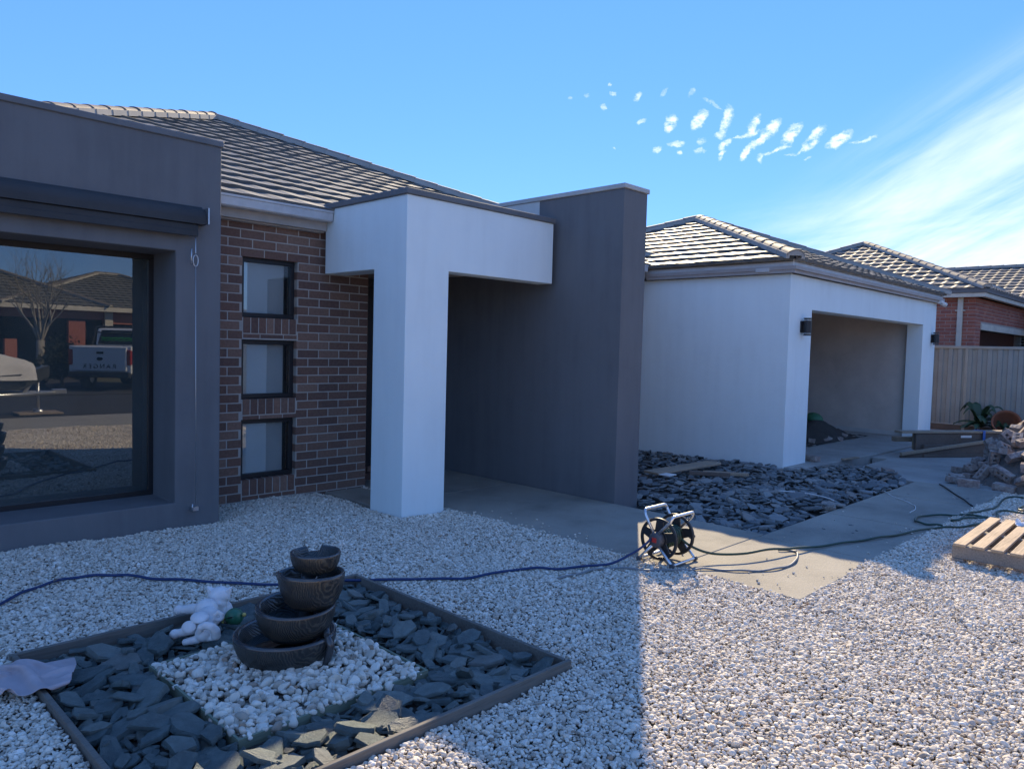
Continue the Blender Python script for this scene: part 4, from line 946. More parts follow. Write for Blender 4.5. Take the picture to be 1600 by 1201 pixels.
b = MB(); ellip(b, pt(E2, .005, .045, .058), (.018, .052, .046), rot=(R(25), R(70), R(45))); ellip(b, pt(E2, .045, .09, .02), (.014, .040, .034), rot=(R(10), R(35), R(45))); b.build('ear', MT['ornament'], t)
t = thing('animal_ornament', (1.96, 4.28, 0), 'white ornament with round head and pointed ears standing upright behind the fallen elephant', 'garden ornament')
b = MB(); G = Vector((1.915, 4.23, -.005))
ellip(b, G+U_*.155, (.062, .062, .052)); ellip(b, pt(G, 0, .02, .115), (.050, .050, .05)); capsule(b, pt(G, 0, .035, .12), pt(G, .01, .05, .035), .040, .030); ellip(b, pt(G, 0, -.03, .05), (.065, .065, .07))
capsule(b, pt(G, -.03, .03, .09), pt(G, -.05, .05, .03), .018, .02); capsule(b, pt(G, .03, .0, .05), pt(G, .03, .0, -.01), .025, .027); capsule(b, pt(G, -.03, -.04, .05), pt(G, -.03, -.04, -.01), .025, .027)
for sg in (1, -1):
    ellip(b, pt(G, sg*.022, .062, .125), (.012, .012, .012))
remesh_obj('body', b, MT['ornament'], t, .005, 2)
for sg in (1, -1):
    b = MB(); tipp = pt(G, sg*.078, .0, .215); q4 = [pt(G, sg*.030, .035, .185), pt(G, sg*.062, .02, .130), pt(G, sg*.052, -.022, .150), pt(G, sg*.028, -.012, .195)]
    b.add(q4+[tipp], [(0, 1, 2, 3), (0, 1, 4), (1, 2, 4), (2, 3, 4), (3, 0, 4)]); b.build('ear', MT['ornament'], t, bevel=.004)
t = thing('green_ornament', (1.955, 4.11, 0), 'small round green glazed ornament with a dark slot leaning by the fountain', 'garden ornament')
b = MB(); G = Vector((1.95, 4.115, .045)); ellip(b, G, (.060, .052, .050), rot=(R(20), R(10), R(40))); b.build('shell', MT['green_orn'], t)
b = MB(); ellip(b, G+Vector((.0, -.005, -.062)), (.045, .042, .028)); ellip(b, pt(G, .0, .05, -.07), (.034, .032, .02)); b.build('base', MT['green_orn'], t)
b = MB(); b.bar(pt(G, .017, .058, .014), pt(G, -.012, .060, .020), .006, .006); b.build('slot', MT['dark_frame'], t)
b = MB(); ellip(b, pt(G, -.062, .01, .018), (.012,)*3, n=8); ellip(b, pt(G, .055, .03, -.005), (.011,)*3, n=8); ellip(b, pt(G, .053, .035, -.022), (.009,)*3, n=8); b.build('bead', MT['yellow'], t)

# crumpled cloth on the corner of the bed
def settle_cloth(n=40, seed=4):
    "a small mass spring cloth dropped over the corner board"
    rg = np.random.RandomState(seed); W_, H_ = .50, .40; dx, dy = W_/(n-1), H_/(n-1)
    U, V = np.meshgrid(np.linspace(-1, 1, n), np.linspace(-1, 1, n), indexing='ij')
    ax = np.array([(VD*.45+RD*.89).normalized().x, (VD*.45+RD*.89).normalized().y]); ay = np.array([-ax[1], ax[0]])
    cx_, cy_ = .86, 4.02; P = np.zeros((n, n, 3)); ku = .47*W_*(1+.12*V); kv = .40*H_*(1+.15*U)
    P[..., 0] = cx_+U*ku*.66*ax[0]+V*kv*.62*ay[0]; P[..., 1] = cy_+U*ku*.66*ax[1]+V*kv*.62*ay[1]
    P[..., 2] = .15+.03*np.sin(5*U+2*V)+.035*np.sin(7*V-2*U+1)+.02*np.sin(11*U+4*V)+rg.normal(0, .002, (n, n))
    Q = P.copy(); cons = []
    def add(i0, j0, di, dj, k):
        cons.append((slice(0, n-di), slice(max(0, -dj), n-max(0, dj)), slice(di, n), slice(max(0, dj), n+min(0, dj)), math.hypot(di*dx, dj*dy), k))
    for di, dj, k in ((1, 0, .9), (0, 1, .9), (1, 1, .6), (1, -1, .6), (3, 0, .25), (0, 3, .25)): add(0, 0, di, dj, k)
    for it in range(260):
        vel = (P-Q)*.955; Q = P.copy(); P = P+vel; P[..., 2] -= .00035
        for _ in range(10):
            for (a0, b0, a1, b1, L0, k) in cons:
                d = P[a1, b1]-P[a0, b0]; ln = np.sqrt((d**2).sum(-1, keepdims=True))+1e-9; c_ = d*(k*.5*(1-L0/ln)*np.where(ln > L0, 1, .8)); P[a0, b0] += c_; P[a1, b1] -= c_
        fl = .040+.026*np.exp(-((P[..., 0]-.90)/.028)**4)*(P[..., 1] < 4.38)+.03*np.exp(-((P[..., 1]-4.36)/.03)**4)
        lo = P[..., 2] < fl; P[..., 2] = np.where(lo, fl, P[..., 2]); 
        for c_ in (0, 1): P[..., c_] = np.where(lo, Q[..., c_]+(P[..., c_]-Q[..., c_])*.12, P[..., c_])
    return P.reshape(-1, 3), n
CP, n = settle_cloth(); b = MB()
b.add([tuple(p) for p in CP], [(i*n+j, (i+1)*n+j, (i+1)*n+j+1, i*n+j+1) for i in range(n-1) for j in range(n-1)], 0, True)
o = b.build('cloth', MT['cloth']); md = o.modifiers.new('thick', 'SOLIDIFY'); md.thickness = .003; md.offset = 0; o.modifiers.new('sub', 'SUBSURF').render_levels = 1
tag(o, 'pale pink crumpled cloth lying over the corner of the slate bed', 'cloth')

# ================================================================== hoses and reel
def gz(x, y): return (.010*math.sin(x*2.3+math.sin(y*1.7)*1.3)+.008*math.sin(y*3.1+x*1.1)+.006*math.sin(x*7.1-y*5.3)) if not (x > 4.95 and y > 2.05) else 0
def hose(name, pts, r, mat, label, cat='hose', lift=.018, n=6):
    b = MB(); P = spline([(p[0], p[1], (p[2] if len(p) > 2 else 0)) for p in pts], n); rr_ = random.Random(len(pts))
    P = [Vector((p.x, p.y, p.z+gz(p.x, p.y)+lift+(.004*math.sin(i*.9) if p.z < .02 else 0))) for i, p in enumerate(P)]
    b.tube(P, r, 8); return tag(b.build(name, mat), label, cat)
hose('garden_hose', [(.2, 4.6), (.7, 5.0), (1.05, 5.35), (1.256, 5.523), (1.459, 5.597), (1.638, 5.536), (1.808, 5.429), (1.98, 5.203), (2.196, 4.885), (2.49, 4.57), (2.75, 4.44), (3.107, 4.12), (3.393, 3.888), (3.668, 3.787), (4.039, 3.694), (4.234, 3.548), (4.534, 3.357, .01), (4.70, 3.27, .08), (4.80, 3.22, .145), (4.86, 3.20, .19)], .0098, MT['blue_hose'], 'dark blue hose snaking over the shaded gravel to the reel')
hose('garden_hose', [(5.10, 3.22, .26), (5.13, 3.15, .20), (5.18, 3.05, .11), (5.30, 2.92, .05), (5.521, 2.768, .04), (5.8, 2.68, .045), (6.077, 2.594, .02), (6.552, 2.461), (7.0, 2.32), (7.389, 2.201), (7.949, 2.057), (8.191, 1.925), (8.40, 1.80), (8.75, 1.72), (9.1, 1.74), (9.45, 1.80), (9.61, 1.60), (9.9, 1.3)], .0105, MT['green_hose'], 'dark green hose running from the reel across the path')
hose('garden_hose', [(8.191, 2.02), (8.12, 2.16), (8.214, 2.274), (8.505, 2.296), (8.764, 2.124), (8.917, 1.924), (8.95, 1.80), (8.75, 1.90), (8.50, 2.02), (8.60, 1.97), (8.9, 1.98), (9.142, 1.985), (9.455, 1.90), (9.75, 1.88), (10.167, 1.925), (10.584, 1.928), (10.75, 1.78), (10.4, 1.62), (9.957, 1.70), (9.80, 1.60), (9.9, 1.2)], .0105, MT['green_hose'], 'dark green hose coiled in loops at the edge of the path')
hose('garden_hose', [(4.0, 3.40), (4.25, 3.38), (4.481, 3.317), (4.666, 3.157), (4.862, 2.946), (5.058, 2.84), (5.201, 2.655), (5.408, 2.499), (5.68, 2.444), (5.944, 2.503), (6.11, 2.60), (6.02, 2.70)], .0085, MT['hose_shadow'], 'thin grey shadow tube tracing where the raised green hose shades the sunlit path', lift=.011)  # cast shadow of the raised green hose, modelled as a grey tube
t = thing('hose_reel', (5.0, 3.15, 0), 'aluminium hose reel with black spoked wheels on the sunlit path', 'hose reel')
XA, XB, YC, ZC, WR = 4.90, 5.20, 3.17, .195, .165
for xc in (XA+.03, XB-.03):
    b = MB(); n = 48
    # rim, hub and five spokes with window openings
    b.lathe([(WR-.022, -.008), (WR-.022, .008), (WR, .012), (WR, -.012), (WR-.022, -.008)], (xc, YC, ZC), n, axis='X')
    b.lathe([(.001, -.010), (.075, -.010), (.075, .010), (.001, .010)], (xc, YC, ZC), n, axis='X', smooth=False)
    for k in range(5):
        a = k*2*math.pi/5+.35; p = Vector((xc, YC+.06*math.cos(a), ZC+.06*math.sin(a))); q = Vector((xc, YC+(WR-.012)*math.cos(a), ZC+(WR-.012)*math.sin(a)))
        tn_ = Vector((0, -math.sin(a), math.cos(a)))
        vs = [p-tn_*.040+Vector((-.006, 0, 0)), p+tn_*.040+Vector((-.006, 0, 0)), q+tn_*.030+Vector((-.006, 0, 0)), q-tn_*.030+Vector((-.006, 0, 0))]
        vs += [v+Vector((.012, 0, 0)) for v in vs]; b.add(vs, [(0,1,2,3),(7,6,5,4),(0,4,5,1),(1,5,6,2),(2,6,7,3),(3,7,4,0)])
    b.build('wheel', MT['black_plastic'], t, bevel=.002)
b = MB(); b.lathe([(.062, XA+.04), (.062, XB-.04)], (0, YC, ZC), 28, axis='X'); b.build('drum', MT['black_plastic'], t)
b = MB(); b.lathe([(.001, XA-.035), (.040, XA-.035), (.058, XA-.025), (.062, XA+.018), (.001, XA+.018)], (0, YC, ZC), 28, axis='X'); hb_ = b.build('hub', MT['grey_plastic'], t, bevel=.003)
b = MB(); b.box((XA-.039, YC-.020, ZC-.018), (XA-.036, YC+.020, ZC+.020)); b.build('emblem', MT['red'], hb_, bevel=.001)
b = MB(); b.lathe([(.001, XB-.018), (.05, XB-.018), (.05, XB+.02), (.001, XB+.02)], (0, YC, ZC), 24, axis='X'); b.tube([(XB+.02, YC, ZC), (XB+.045, YC, ZC), (XB+.045, YC-.09, ZC-.02)], .009); b.tube([(XB+.045, YC-.09, ZC-.02), (XB+.10, YC-.09, ZC-.02)], .014); b.build('crank', MT['grey_plastic'], t)
def bend(pts, r=.03):
    o = [Vector(pts[0])]
    for i in range(1, len(pts)-1):
        a, c, d = Vector(pts[i-1]), Vector(pts[i]), Vector(pts[i+1]); p = c+(a-c).normalized()*r; q = c+(d-c).normalized()*r
        for u in (0, .25, .5, .75, 1): o.append(p*(1-u)**2+c*2*u*(1-u)+q*u*u)
    o.append(Vector(pts[-1])); return o
for sg in (1, -1):
    b = MB(); xa, xb = XA-.012, XB+.004
    tp = .415 if sg > 0 else .395; yo = .105 if sg > 0 else -.125
    b.tube(bend([(xa, YC+sg*.02, ZC+.05), (xa, YC+yo, tp-.04), (xa+.01, YC+yo*1.12, tp), (xb-.01, YC+yo*1.12, tp), (xb, YC+yo, tp-.04), (xb, YC+sg*.02, ZC+.05)], .022), .0115, 10); b.build('handle', MT['alu'], t)
    b = MB(); b.tube(bend([(xa, YC+sg*.02, ZC-.04), (xa, YC+sg*.15, .022), (xb+.02, YC+sg*.15, .022), (xb, YC+sg*.02, ZC-.04)], .025), .0115, 10); b.build('leg', MT['alu'], t)
    b = MB()
    for x in (xa, xb+.02): b.tube([(x-.012, YC+sg*.15, .020), (x+.014, YC+sg*.15, .020)], .019, 12)
    b.build('foot', MT['grey_plastic'], t)
b = MB()   # a few turns of hose left on the drum
P = [Vector((XA+.05+.20*i/96, YC+.073*math.cos(i*.42), ZC+.073*math.sin(i*.42))) for i in range(97)]; b.tube(P, .0115, 8); b.build('wound_hose', MT['green_hose'], t)

# ================================================================== pallet
t = thing('wooden_pallet', (7.6, 1.1, 0), 'bleached timber pallet with spaced slats lying on the gravel', 'pallet')
Mx = Matrix.Translation((6.885, 1.625, 0)) @ Matrix.Rotation(R(1.5), 4, 'Z')
for k in range(3):
    b = MB(); x = .02+k*.66; b.box((x, -1.16, .022), (x+.045, .0, .127), mat=Mx); b.build('bearer', MT['pallet2'], t, bevel=.003)
for k in range(9):
    b = MB(); y = -.012-.131*k; b.box((-.01+.006*(k % 3), y-.088, .1275), (1.43+.004*(k % 2), y, .148), mat=Mx); b.build('slat', MT['pallet'], t, bevel=.002)
for k in range(3):
    b = MB(); y = -.0-.53*k; b.box((0, y-.09, .0), (1.42, y, .0215), mat=Mx); b.build('base_slat', MT['pallet2'], t, bevel=.002)
b = MB(); rs = random.Random(12)   # torn wrap on the far end
n = 12; vs = []
for i in range(n):
    for j in range(n): u, v = i/(n-1), j/(n-1); vs.append((8.05+.26*u+.03*math.sin(9*v), 1.38-.20*v+.03*math.sin(8*u), .152+.05*abs(math.sin(7*u+4*v))*rs.uniform(.3, 1)*math.sin(math.pi*u)*2))
b.add(vs, [(i*n+j, (i+1)*n+j, (i+1)*n+j+1, i*n+j+1) for i in range(n-1) for j in range(n-1)])
o = b.build('plastic_wrap', MT['polythene']); o.modifiers.new('t', 'SOLIDIFY').thickness = .002; tag(o, 'scrap of torn white wrap lying on the pallet slats', 'plastic wrap')

# ================================================================== timber bundle
A_ = Vector((13.62, 4.03, 0)); D_ = Vector((.846, -.533, 0)); NN = Vector((-.533, -.846, 0))
t = thing('timber_bundle', (14.5, 3.3, 0), 'bundle of long timber beams strapped together on the driveway', 'timber')
def beam(a, ln, off, z0, z1, w, name, mat, dz=0):
    b = MB(); p = A_+D_*a+NN*off; q = p+D_*ln; zc = (z0+z1)/2; b.bar((p.x, p.y, zc), (q.x, q.y, zc+dz), w, z1-z0); b.build(name, mat, t, bevel=.004)
beam(.20, 4.0, .05, .10, .385, .06, 'beam', MT['timber_dark']); beam(.24, 4.0, -.03, .10, .385, .06, 'beam', MT['timber'])
beam(-.10, 4.3, .01, .39, .425, .19, 'plank', MT['timber']); beam(.0, .9, -.20, .22, .30, .12, 'block', MT['timber']); beam(1.2, .3, -.20, .0, .21, .12, 'block', MT['timber_dark'])
beam(.30, 3.9, .13, .02, .20, .05, 'beam', MT['timber_dark']); beam(.22, 3.9, .20, -.0, .05, .09, 'plank', MT['timber_dark'])
p = A_+D_*-.22+NN*.23; q = p+D_*3.4; b = MB(); b.bar((p.x, p.y, .06), (q.x, q.y, .47), .05, .05); b.build('beam', MT['timber'], t, bevel=.004)
b = MB(); p = A_+D_*-.20+NN*.215; vs = []; 
b.add([(p.x, p.y, .0), ((p+D_*3.3).x, (p+D_*3.3).y, .0), ((p+D_*3.3).x, (p+D_*3.3).y, .43), (p.x, p.y, .03)]+[((v_+NN*-.04).x, (v_+NN*-.04).y, z_) for v_, z_ in ((p, 0), (p+D_*3.3, 0), (p+D_*3.3, .43), (p, .03))], [(0,1,2,3),(7,6,5,4),(0,4,5,1),(1,5,6,2),(2,6,7,3),(3,7,4,0)]); b.build('board', MT['timber_dark'], t)
b = MB(); p = A_+D_*1.55
for (o0, o1, z0, z1) in ((.10, .10, .43, .43),): pass
q0 = p+NN*.115; b.bar((q0.x, q0.y, .05), (q0.x, q0.y, .43), .006, .05, upv=D_); q1 = p-NN*.10; b.bar((q0.x, q0.y, .43), (q1.x, q1.y, .43), .05, .004); q2 = p+NN*.245; b.bar((q2.x, q2.y, .0), (q2.x, q2.y, .28), .006, .045, upv=D_); b.build('strap', MT['blue_strap'], t)
b = MB(); q = A_+D_*1.10+NN*.084; b.bar((q.x, q.y, .33), ((q+D_*.22).x, (q+D_*.22).y, .33), .004, .04); b.build('tag', MT['plastic_white'], t)

# ================================================================== bricks
def brick_mesh(i):
    rs = random.Random(300+i); b = MB(); Lb, Wb, Hb = .245, .118, .081
    if i % 4 == 3: Lb *= rs.uniform(.45, .75)
    # a body with three cores through it
    xs = [-Lb/2, -Lb*.32, -Lb*.18, -Lb*.07, Lb*.07, Lb*.18, Lb*.32, Lb/2]; ys = [-Wb/2, -Wb*.17, Wb*.17, Wb/2]
    full = (lambda a, c, e: not (c == 1 and a in (1, 3, 5))) if i % 3 != 1 else (lambda a, c, e: True)
    b = cells(xs, ys, [-Hb/2, Hb/2], full)
    me = bpy.data.meshes.new('brick'); me.from_pydata(b.v, [], b.f); bm = bmesh.new(); bm.from_mesh(me)
    es = [e for e in bm.edges if len(e.link_faces) == 2 and e.calc_face_angle(0) > .6]; bmesh.ops.bevel(bm, geom=es, offset=.003, segments=1, affect='EDGES')
    for v in bm.verts:
        v.co += Vector((rs.uniform(-1, 1), rs.uniform(-1, 1), rs.uniform(-1, 1)))*.0025
        if i % 4 == 3 and v.co.x > Lb/2-.01: v.co.x += .02*math.sin(v.co.y*60)+.015*math.sin(v.co.z*70)
    bm.to_mesh(me); bm.free(); me.materials.append(MT['old_brick'].m); return me
BM_ = [brick_mesh(i) for i in range(8)]
def put_brick(x, y, z, rot, label, group=None, k=None, rs=random):
    o = bpy.data.objects.new('brick', BM_[rs.randrange(8) if k is None else k]); COL.objects.link(o); o.location = (x, y, z); o.rotation_euler = rot; return tag(o, label, 'brick', group)
def ph(x, y):
    q = ((x-12.9)/2.0)**2+((y-1.55)/1.22)**2; return .95*max(0, 1-q)**.8
b = MB(); n = 40; vs = [(10.8+4.2*i/(n-1), .2+2.75*j/(n-1), -.03+max(0, ph(10.8+4.2*i/(n-1), .2+2.75*j/(n-1))-.06)*(1+.06*math.sin(i*1.7+j*2.3))+.02*math.sin(i*2.9)*math.sin(j*3.7)) for i in range(n) for j in range(n)]
b.add(vs, [(i*n+j, (i+1)*n+j, (i+1)*n+j+1, i*n+j+1) for i in range(n-1) for j in range(n-1)]); tag(b.build('rubble', MT['rubble']), 'dusty mortar rubble heaped under the salvaged bricks', 'rubble', None, 'stuff')
rs = random.Random(21); placed = []
tries = 0
while len(placed) < 135 and tries < 9000:
    tries += 1; x, y = rs.uniform(10.95, 14.0), rs.uniform(.9, 2.85); h = ph(x, y)
    if h <= 0 and rs.random() > .10: continue
    if h <= 0 and ph(x+.25, y-.25) <= 0: continue
    if any((x-a)**2+(y-c)**2 < .135**2 for a, c in placed): continue
    placed.append((x, y)); tl = .10 if h < .05 else .42
    put_brick(x, y, max(.041, h+.0), (rs.gauss(0, tl)+(math.pi/2 if rs.random() < .22 else 0), rs.gauss(0, tl), rs.gauss(-.55, .6)+(math.pi/2 if rs.random() < .3 else 0)), 'salvaged brick '+('near the top of the old brick heap' if h > .5 else 'on the concrete at the foot of the old brick heap' if h < .05 else 'on the lower slope of the old brick heap'), 'salvaged bricks in the heap', rs=rs)
put_brick(11.25, 3.50, .041, (0, 0, .55), 'single old brick lying alone on the driveway', k=1)
put_brick(11.42, 4.66, .075, (0, 0, 1.2), 'old brick standing at the foot of the garage pillar', k=4)
b = MB(); b.bar((11.85, 4.35, .055), (12.3, 4.28, .055), .06, .025); tag(b.build('timber_offcut', MT['timber'], bevel=.003), 'small timber offcut lying on the garage slab edge', 'timber offcut')
# boards on the side slate bed
b = MB(); b.bar((8.12, 5.38, .085), (9.45, 5.22, .115), .24, .03); tag(b.build('plank', MT['timber'], bevel=.004), 'wide flat timber board lying on the slate beside the garage wall', 'plank')
b = MB(); b.bar((8.62, 5.12, .075), (8.90, 4.68, .075), .07, .05); tag(b.build('plank', MT['timber_dark'], bevel=.004), 'short dark timber block next to the wide board', 'timber offcut')
b = MB(); b.bar((8.74, 4.98, .085), (9.05, 4.50, .085), .07, .04); tag(b.build('plank', MT['timber'], bevel=.004), 'pale timber offcut pointing at the path', 'timber offcut')
b = MB(); b.box((7.98, 5.02, .10), (8.16, 5.17, .112)); tag(b.build('scrap_sheet', MT['plastic_white'], bevel=.002), 'small pale scrap sheet on the end of the wide board', 'scrap')
hose('cord', [(8.30, 3.75, .03), (8.39, 3.50, .035), (8.36, 3.25, .03), (8.30, 3.12, .02)], .006, MT['plastic_white'], 'thin white cord lying on the slate near the path', 'cord', lift=.05)
hose('cord', [(9.8, 3.1, .0), (9.45, 2.85), (9.2, 2.6), (8.95, 2.48), (8.6, 2.44)], .004, MT['plastic_white'], 'thin white cord lying across the shaded path', 'cord', lift=.005)
hose('rod', [(10.9, 2.75), (10.2, 2.38), (9.6, 2.08)], .009, MT['dark_frame'], 'thin dark rod lying on the driveway behind the pallet', 'rod', lift=.012)
# debris on the garage floor
b = MB(); n = 26; rs = random.Random(8)
def gh(u, v): return .30*max(0, 1-u*u-v*v)**.7*(1+.3*math.sin(5*u+2)+.2*math.sin(9*v))
vs = [(14.6+1.5*(2*i/(n-1)-1), 6.2+.8*(2*j/(n-1)-1), .025+max(0, gh(2*i/(n-1)-1, 2*j/(n-1)-1))+rs.uniform(0, .02)) for i in range(n) for j in range(n)]
b.add(vs, [(i*n+j, (i+1)*n+j, (i+1)*n+j+1, i*n+j+1) for i in range(n-1) for j in range(n-1)]); tag(b.build('soil_heap', MT['soil']), 'dark heap of dirt and rubble on the garage floor', 'rubble', None, 'stuff')
for (x, y, z, rz) in ((13.75, 5.62, .075, .4), (14.15, 5.52, .075, -.2), (14.62, 5.50, .075, 1.0), (15.1, 5.55, .075, .2), (14.9, 5.8, .17, .9), (15.3, 5.9, .13, -.4), (14.3, 5.75, .2, .3), (13.6, 5.9, .2, 1.3)): put_brick(x, y, z, (rs.gauss(0, .15), rs.gauss(0, .15), rz), 'old brick in the heap on the garage floor', 'old bricks on the garage floor', rs=rs)
t = thing('waste_bag', (15.1, 6.25, .2), 'pale green plastic bag of waste on the dirt heap in the garage', 'bag'); b = MB(); ellip(b, (15.1, 6.15, .36), (.26, .18, .14), rot=(.2, .1, .3)); b.build('bag', MT['green_plastic'], t)
# loose bits on path and driveway
rs = random.Random(77)
for i in range(16):
    x, y = rs.uniform(6.6, 13), rs.uniform(2.15, 2.95)
    o = bpy.data.objects.new('stone_chip', SLM2[i % 14]); COL.objects.link(o); s_ = rs.uniform(.03, .06); o.scale = (s_,)*3; o.location = (x, y, s_*.06); o.rotation_euler = (0, 0, rs.uniform(0, 6)); tag(o, 'tiny stone chip lying on the concrete path', 'stone', 'stone chips on the path')
# fallen leaves on the gravel
for i in range(14):
    b = MB(); x, y = rs.choice(((rs.uniform(1.3, 4.8), rs.uniform(4.6, 6.4)), (rs.uniform(3.1, 6), rs.uniform(.9, 2.6)))); a = rs.uniform(0, 6.3); l = rs.uniform(.02, .035)
    b.add([(x, y, .045), (x+l*math.cos(a), y+l*math.sin(a), .052), (x+2*l*math.cos(a), y+2*l*math.sin(a), .044), (x+l*math.cos(a+.6), y+l*math.sin(a+.6), .06), (x+l*math.cos(a-.6), y+l*math.sin(a-.6), .058)], [(0, 1, 3), (1, 2, 3), (0, 4, 1), (1, 4, 2)])
    tag(b.build('fallen_leaf', MT['timber_dark']), 'dry brown leaf lying on the gravel', 'leaf', 'dry leaves on the gravel')

# ================================================================== across the street (seen mirrored in the glass)
OH = thing('opposite_house', (8, -19, 0), 'brick house across the street with garage openings, mirrored in the big window', 'house')
b = MB(); b.box((-6, -19.3, 0), (5.3, -19, 2.7)); b.box((6.75, -19.3, 0), (7.15, -19, 1.5)); b.box((8.9, -19.3, 0), (9.5, -19, 2.3)); b.box((5.3, -19.3, 2.35), (10.2, -19, 2.7)); b.box((10.9, -19.3, 0), (16, -19, 1.0)); b.box((10.2, -19.3, 2.2), (16, -19, 2.7)); b.box((13, -19.3, 1.0), (16, -19, 2.2)); b.build('wall', MT['brick_red'], OH)
b = MB(); b.box((5.3, -21, 0), (16, -20.8, 2.6)); b.build('room_shade_panel', MT['room_shade'], OH)  # shade inside the openings, painted as a near-black panel
b = MB(); b.box((10.2, -19.2, .0), (10.5, -18.9, 2.7)); b.box((11.9, -19.15, 1.0), (11.98, -19.05, 2.2)); b.box((-6.5, -18.75, 2.68), (16.5, -18.6, 2.86)); b.build('fascia', MT['cream'], OH)
hip_roof(OH, -6.5, -31, 10.3, -18.6, 2.86, .42, MT['tile_o'], MT['cap_tile'], faces='BR')
hip_roof(OH, 6.5, -28, 16.8, -18.62, 2.84, .36, MT['tile_o'], MT['cap_tile'], faces='BLR')
# bare tree
t = thing('bare_tree', (6.5, -13, 0), 'leafless tree with pale forked branches across the street', 'tree')
b = MB(); rs = random.Random(15)
def branch(p, d, ln, r, lv):
    n = 5; pts = [p]; rad = [r]
    for i in range(n):
        d = (d+Vector((rs.gauss(0, .13), rs.gauss(0, .13), rs.gauss(.02, .08)))).normalized(); pts.append(pts[-1]+d*ln/n); rad.append(r*(1-.5*(i+1)/n))
    b.tube(pts, rad, 6 if lv < 3 else 4, cap=False)
    if lv < 5:
        for k in range(3 if lv < 4 else 2):
            i = rs.randint(2, n); a = rs.uniform(0, 6.28); d2 = (d+Vector((math.cos(a), math.sin(a), rs.uniform(-.1, .5)))*.62).normalized(); branch(pts[i], d2, ln*rs.uniform(.6, .8), rad[i]*.72, lv+1)
tk = MB(); tk.tube([(6.5, -13, -.1), (6.48, -13, .7), (6.5, -13, 1.5)], [.14, .11, .12], 10); tk.build('trunk', MT['bark'], t)
for a in range(6): branch(Vector((6.5, -13, 1.42)), Vector((math.cos(a*1.05)*.42, math.sin(a*1.05)*.42, 1)).normalized(), 1.35, .05, 1)
b.build('crown', MT['bark'], t)
def leaf_cloud(name, parent, c, r, n, mat, s=.05):
    b = MB(); rs_ = random.Random(n)
    for i in range(n):
        a, ph_ = rs_.uniform(0, 6.28), math.acos(rs_.uniform(-.6, 1)); k = rs_.uniform(.55, 1)*(1+.2*math.sin(3*a)+.15*math.sin(5*ph_)); p = Vector(c)+Vector((r[0]*k*math.cos(a)*math.sin(ph_), r[1]*k*math.sin(a)*math.sin(ph_), r[2]*k*math.cos(ph_)))
        u = Vector((rs_.uniform(-1, 1), rs_.uniform(-1, 1), rs_.uniform(-1, 1))).normalized(); v = u.orthogonal().normalized(); q = s*rs_.uniform(.6, 1.3); b.add([p-u*q, p-v*q*.5, p+u*q, p+v*q*.5], [(0, 1, 2, 3)])
    return b.build(name, mat, parent)
t = thing('shrub', (7.2, -13.2, 0), 'dull green shrub under the leafless tree across the street', 'shrub')
leaf_cloud('foliage', t, (7.1, -13.0, .65), (.75, .6, .85), 2600, MT['shrub'], .06); b = MB(); b.tube([(7.1, -13, 0), (7.1, -13, .7)], [.05, .03]); b.build('stem', MT['bark'], t)

# pickup truck, tailgate towards us
def text_mesh(txt, size, depth):
    cu_ = bpy.data.curves.new('t', 'FONT'); cu_.body = txt; cu_.size = size; cu_.extrude = depth; cu_.space_character = 1.45; cu_.align_x = 'CENTER'
    o = bpy.data.objects.new('t', cu_); COL.objects.link(o); dg = bpy.context.evaluated_depsgraph_get(); me = bpy.data.meshes.new_from_object(o.evaluated_get(dg)); bpy.data.objects.remove(o, do_unlink=True); return me
t = thing('pickup_truck', (7.0, -12.5, 0), 'white pickup truck with black sports bar parked tail first across the street', 'pickup truck')
X0, X1, YB = 6.20, 7.98, -10.2
def side_prism(x0, x1, prof, name, mat, parent, bevel=.03):
    b = MB(); n = len(prof); vs = [(x0, y, z) for y, z in prof]+[(x1, y, z) for y, z in prof]
    b.add(vs, [tuple(range(n)), tuple(range(n, 2*n))[::-1]]+[(i, n+i, n+(i+1) % n, (i+1) % n) for i in range(n)]); return b.build(name, mat, parent, bevel=bevel, seg=2)
def arch(cy, r=.43, n=8): return [(cy+r*math.cos(a), .42+r*math.sin(a)) for a in np.linspace(0, math.pi, n)]
prof = [(YB-.02, .55)]+[(YB-.02, 1.38), (YB-1.55, 1.38), (YB-1.6, 1.38), (YB-3.6, 1.28), (YB-4.9, 1.12), (YB-5.15, .95), (YB-5.2, .45)]+[(p, q) for p, q in arch(YB-4.35)[::-1]][::1]+[(p, q) for p, q in arch(YB-1.15)[::-1]]
body = side_prism(X0, X1, prof, 'body', MT['car_paint'], t)
side_prism(X0+.13, X1-.13, [(YB-1.6, 1.38), (YB-1.75, 1.93), (YB-2.9, 1.97), (YB-3.75, 1.28)], 'cabin', MT['car_paint'], t, .06)
b = MB(); b.add([(X0+.2, YB-1.59, 1.42), (X1-.2, YB-1.59, 1.42), (X1-.28, YB-1.72, 1.88), (X0+.28, YB-1.72, 1.88)], [(0, 1, 2, 3)]); b.add([(X1-.122, YB-1.75, 1.42), (X1-.122, YB-3.5, 1.36), (X1-.122, YB-2.85, 1.88), (X1-.122, YB-1.82, 1.86)], [(0, 1, 2, 3)]); b.build('window', MT['car_glass'], t)
b = MB(); b.box((X0+.12, YB-.015, .62), (X1-.12, YB+.03, 1.36)); tg = b.build('tailgate', MT['car_paint'], t, bevel=.02)
b = MB(); b.box((7.0, YB+.031, 1.14), (7.2, YB+.045, 1.21)); b.build('handle', MT['black_plastic'], tg, bevel=.005)
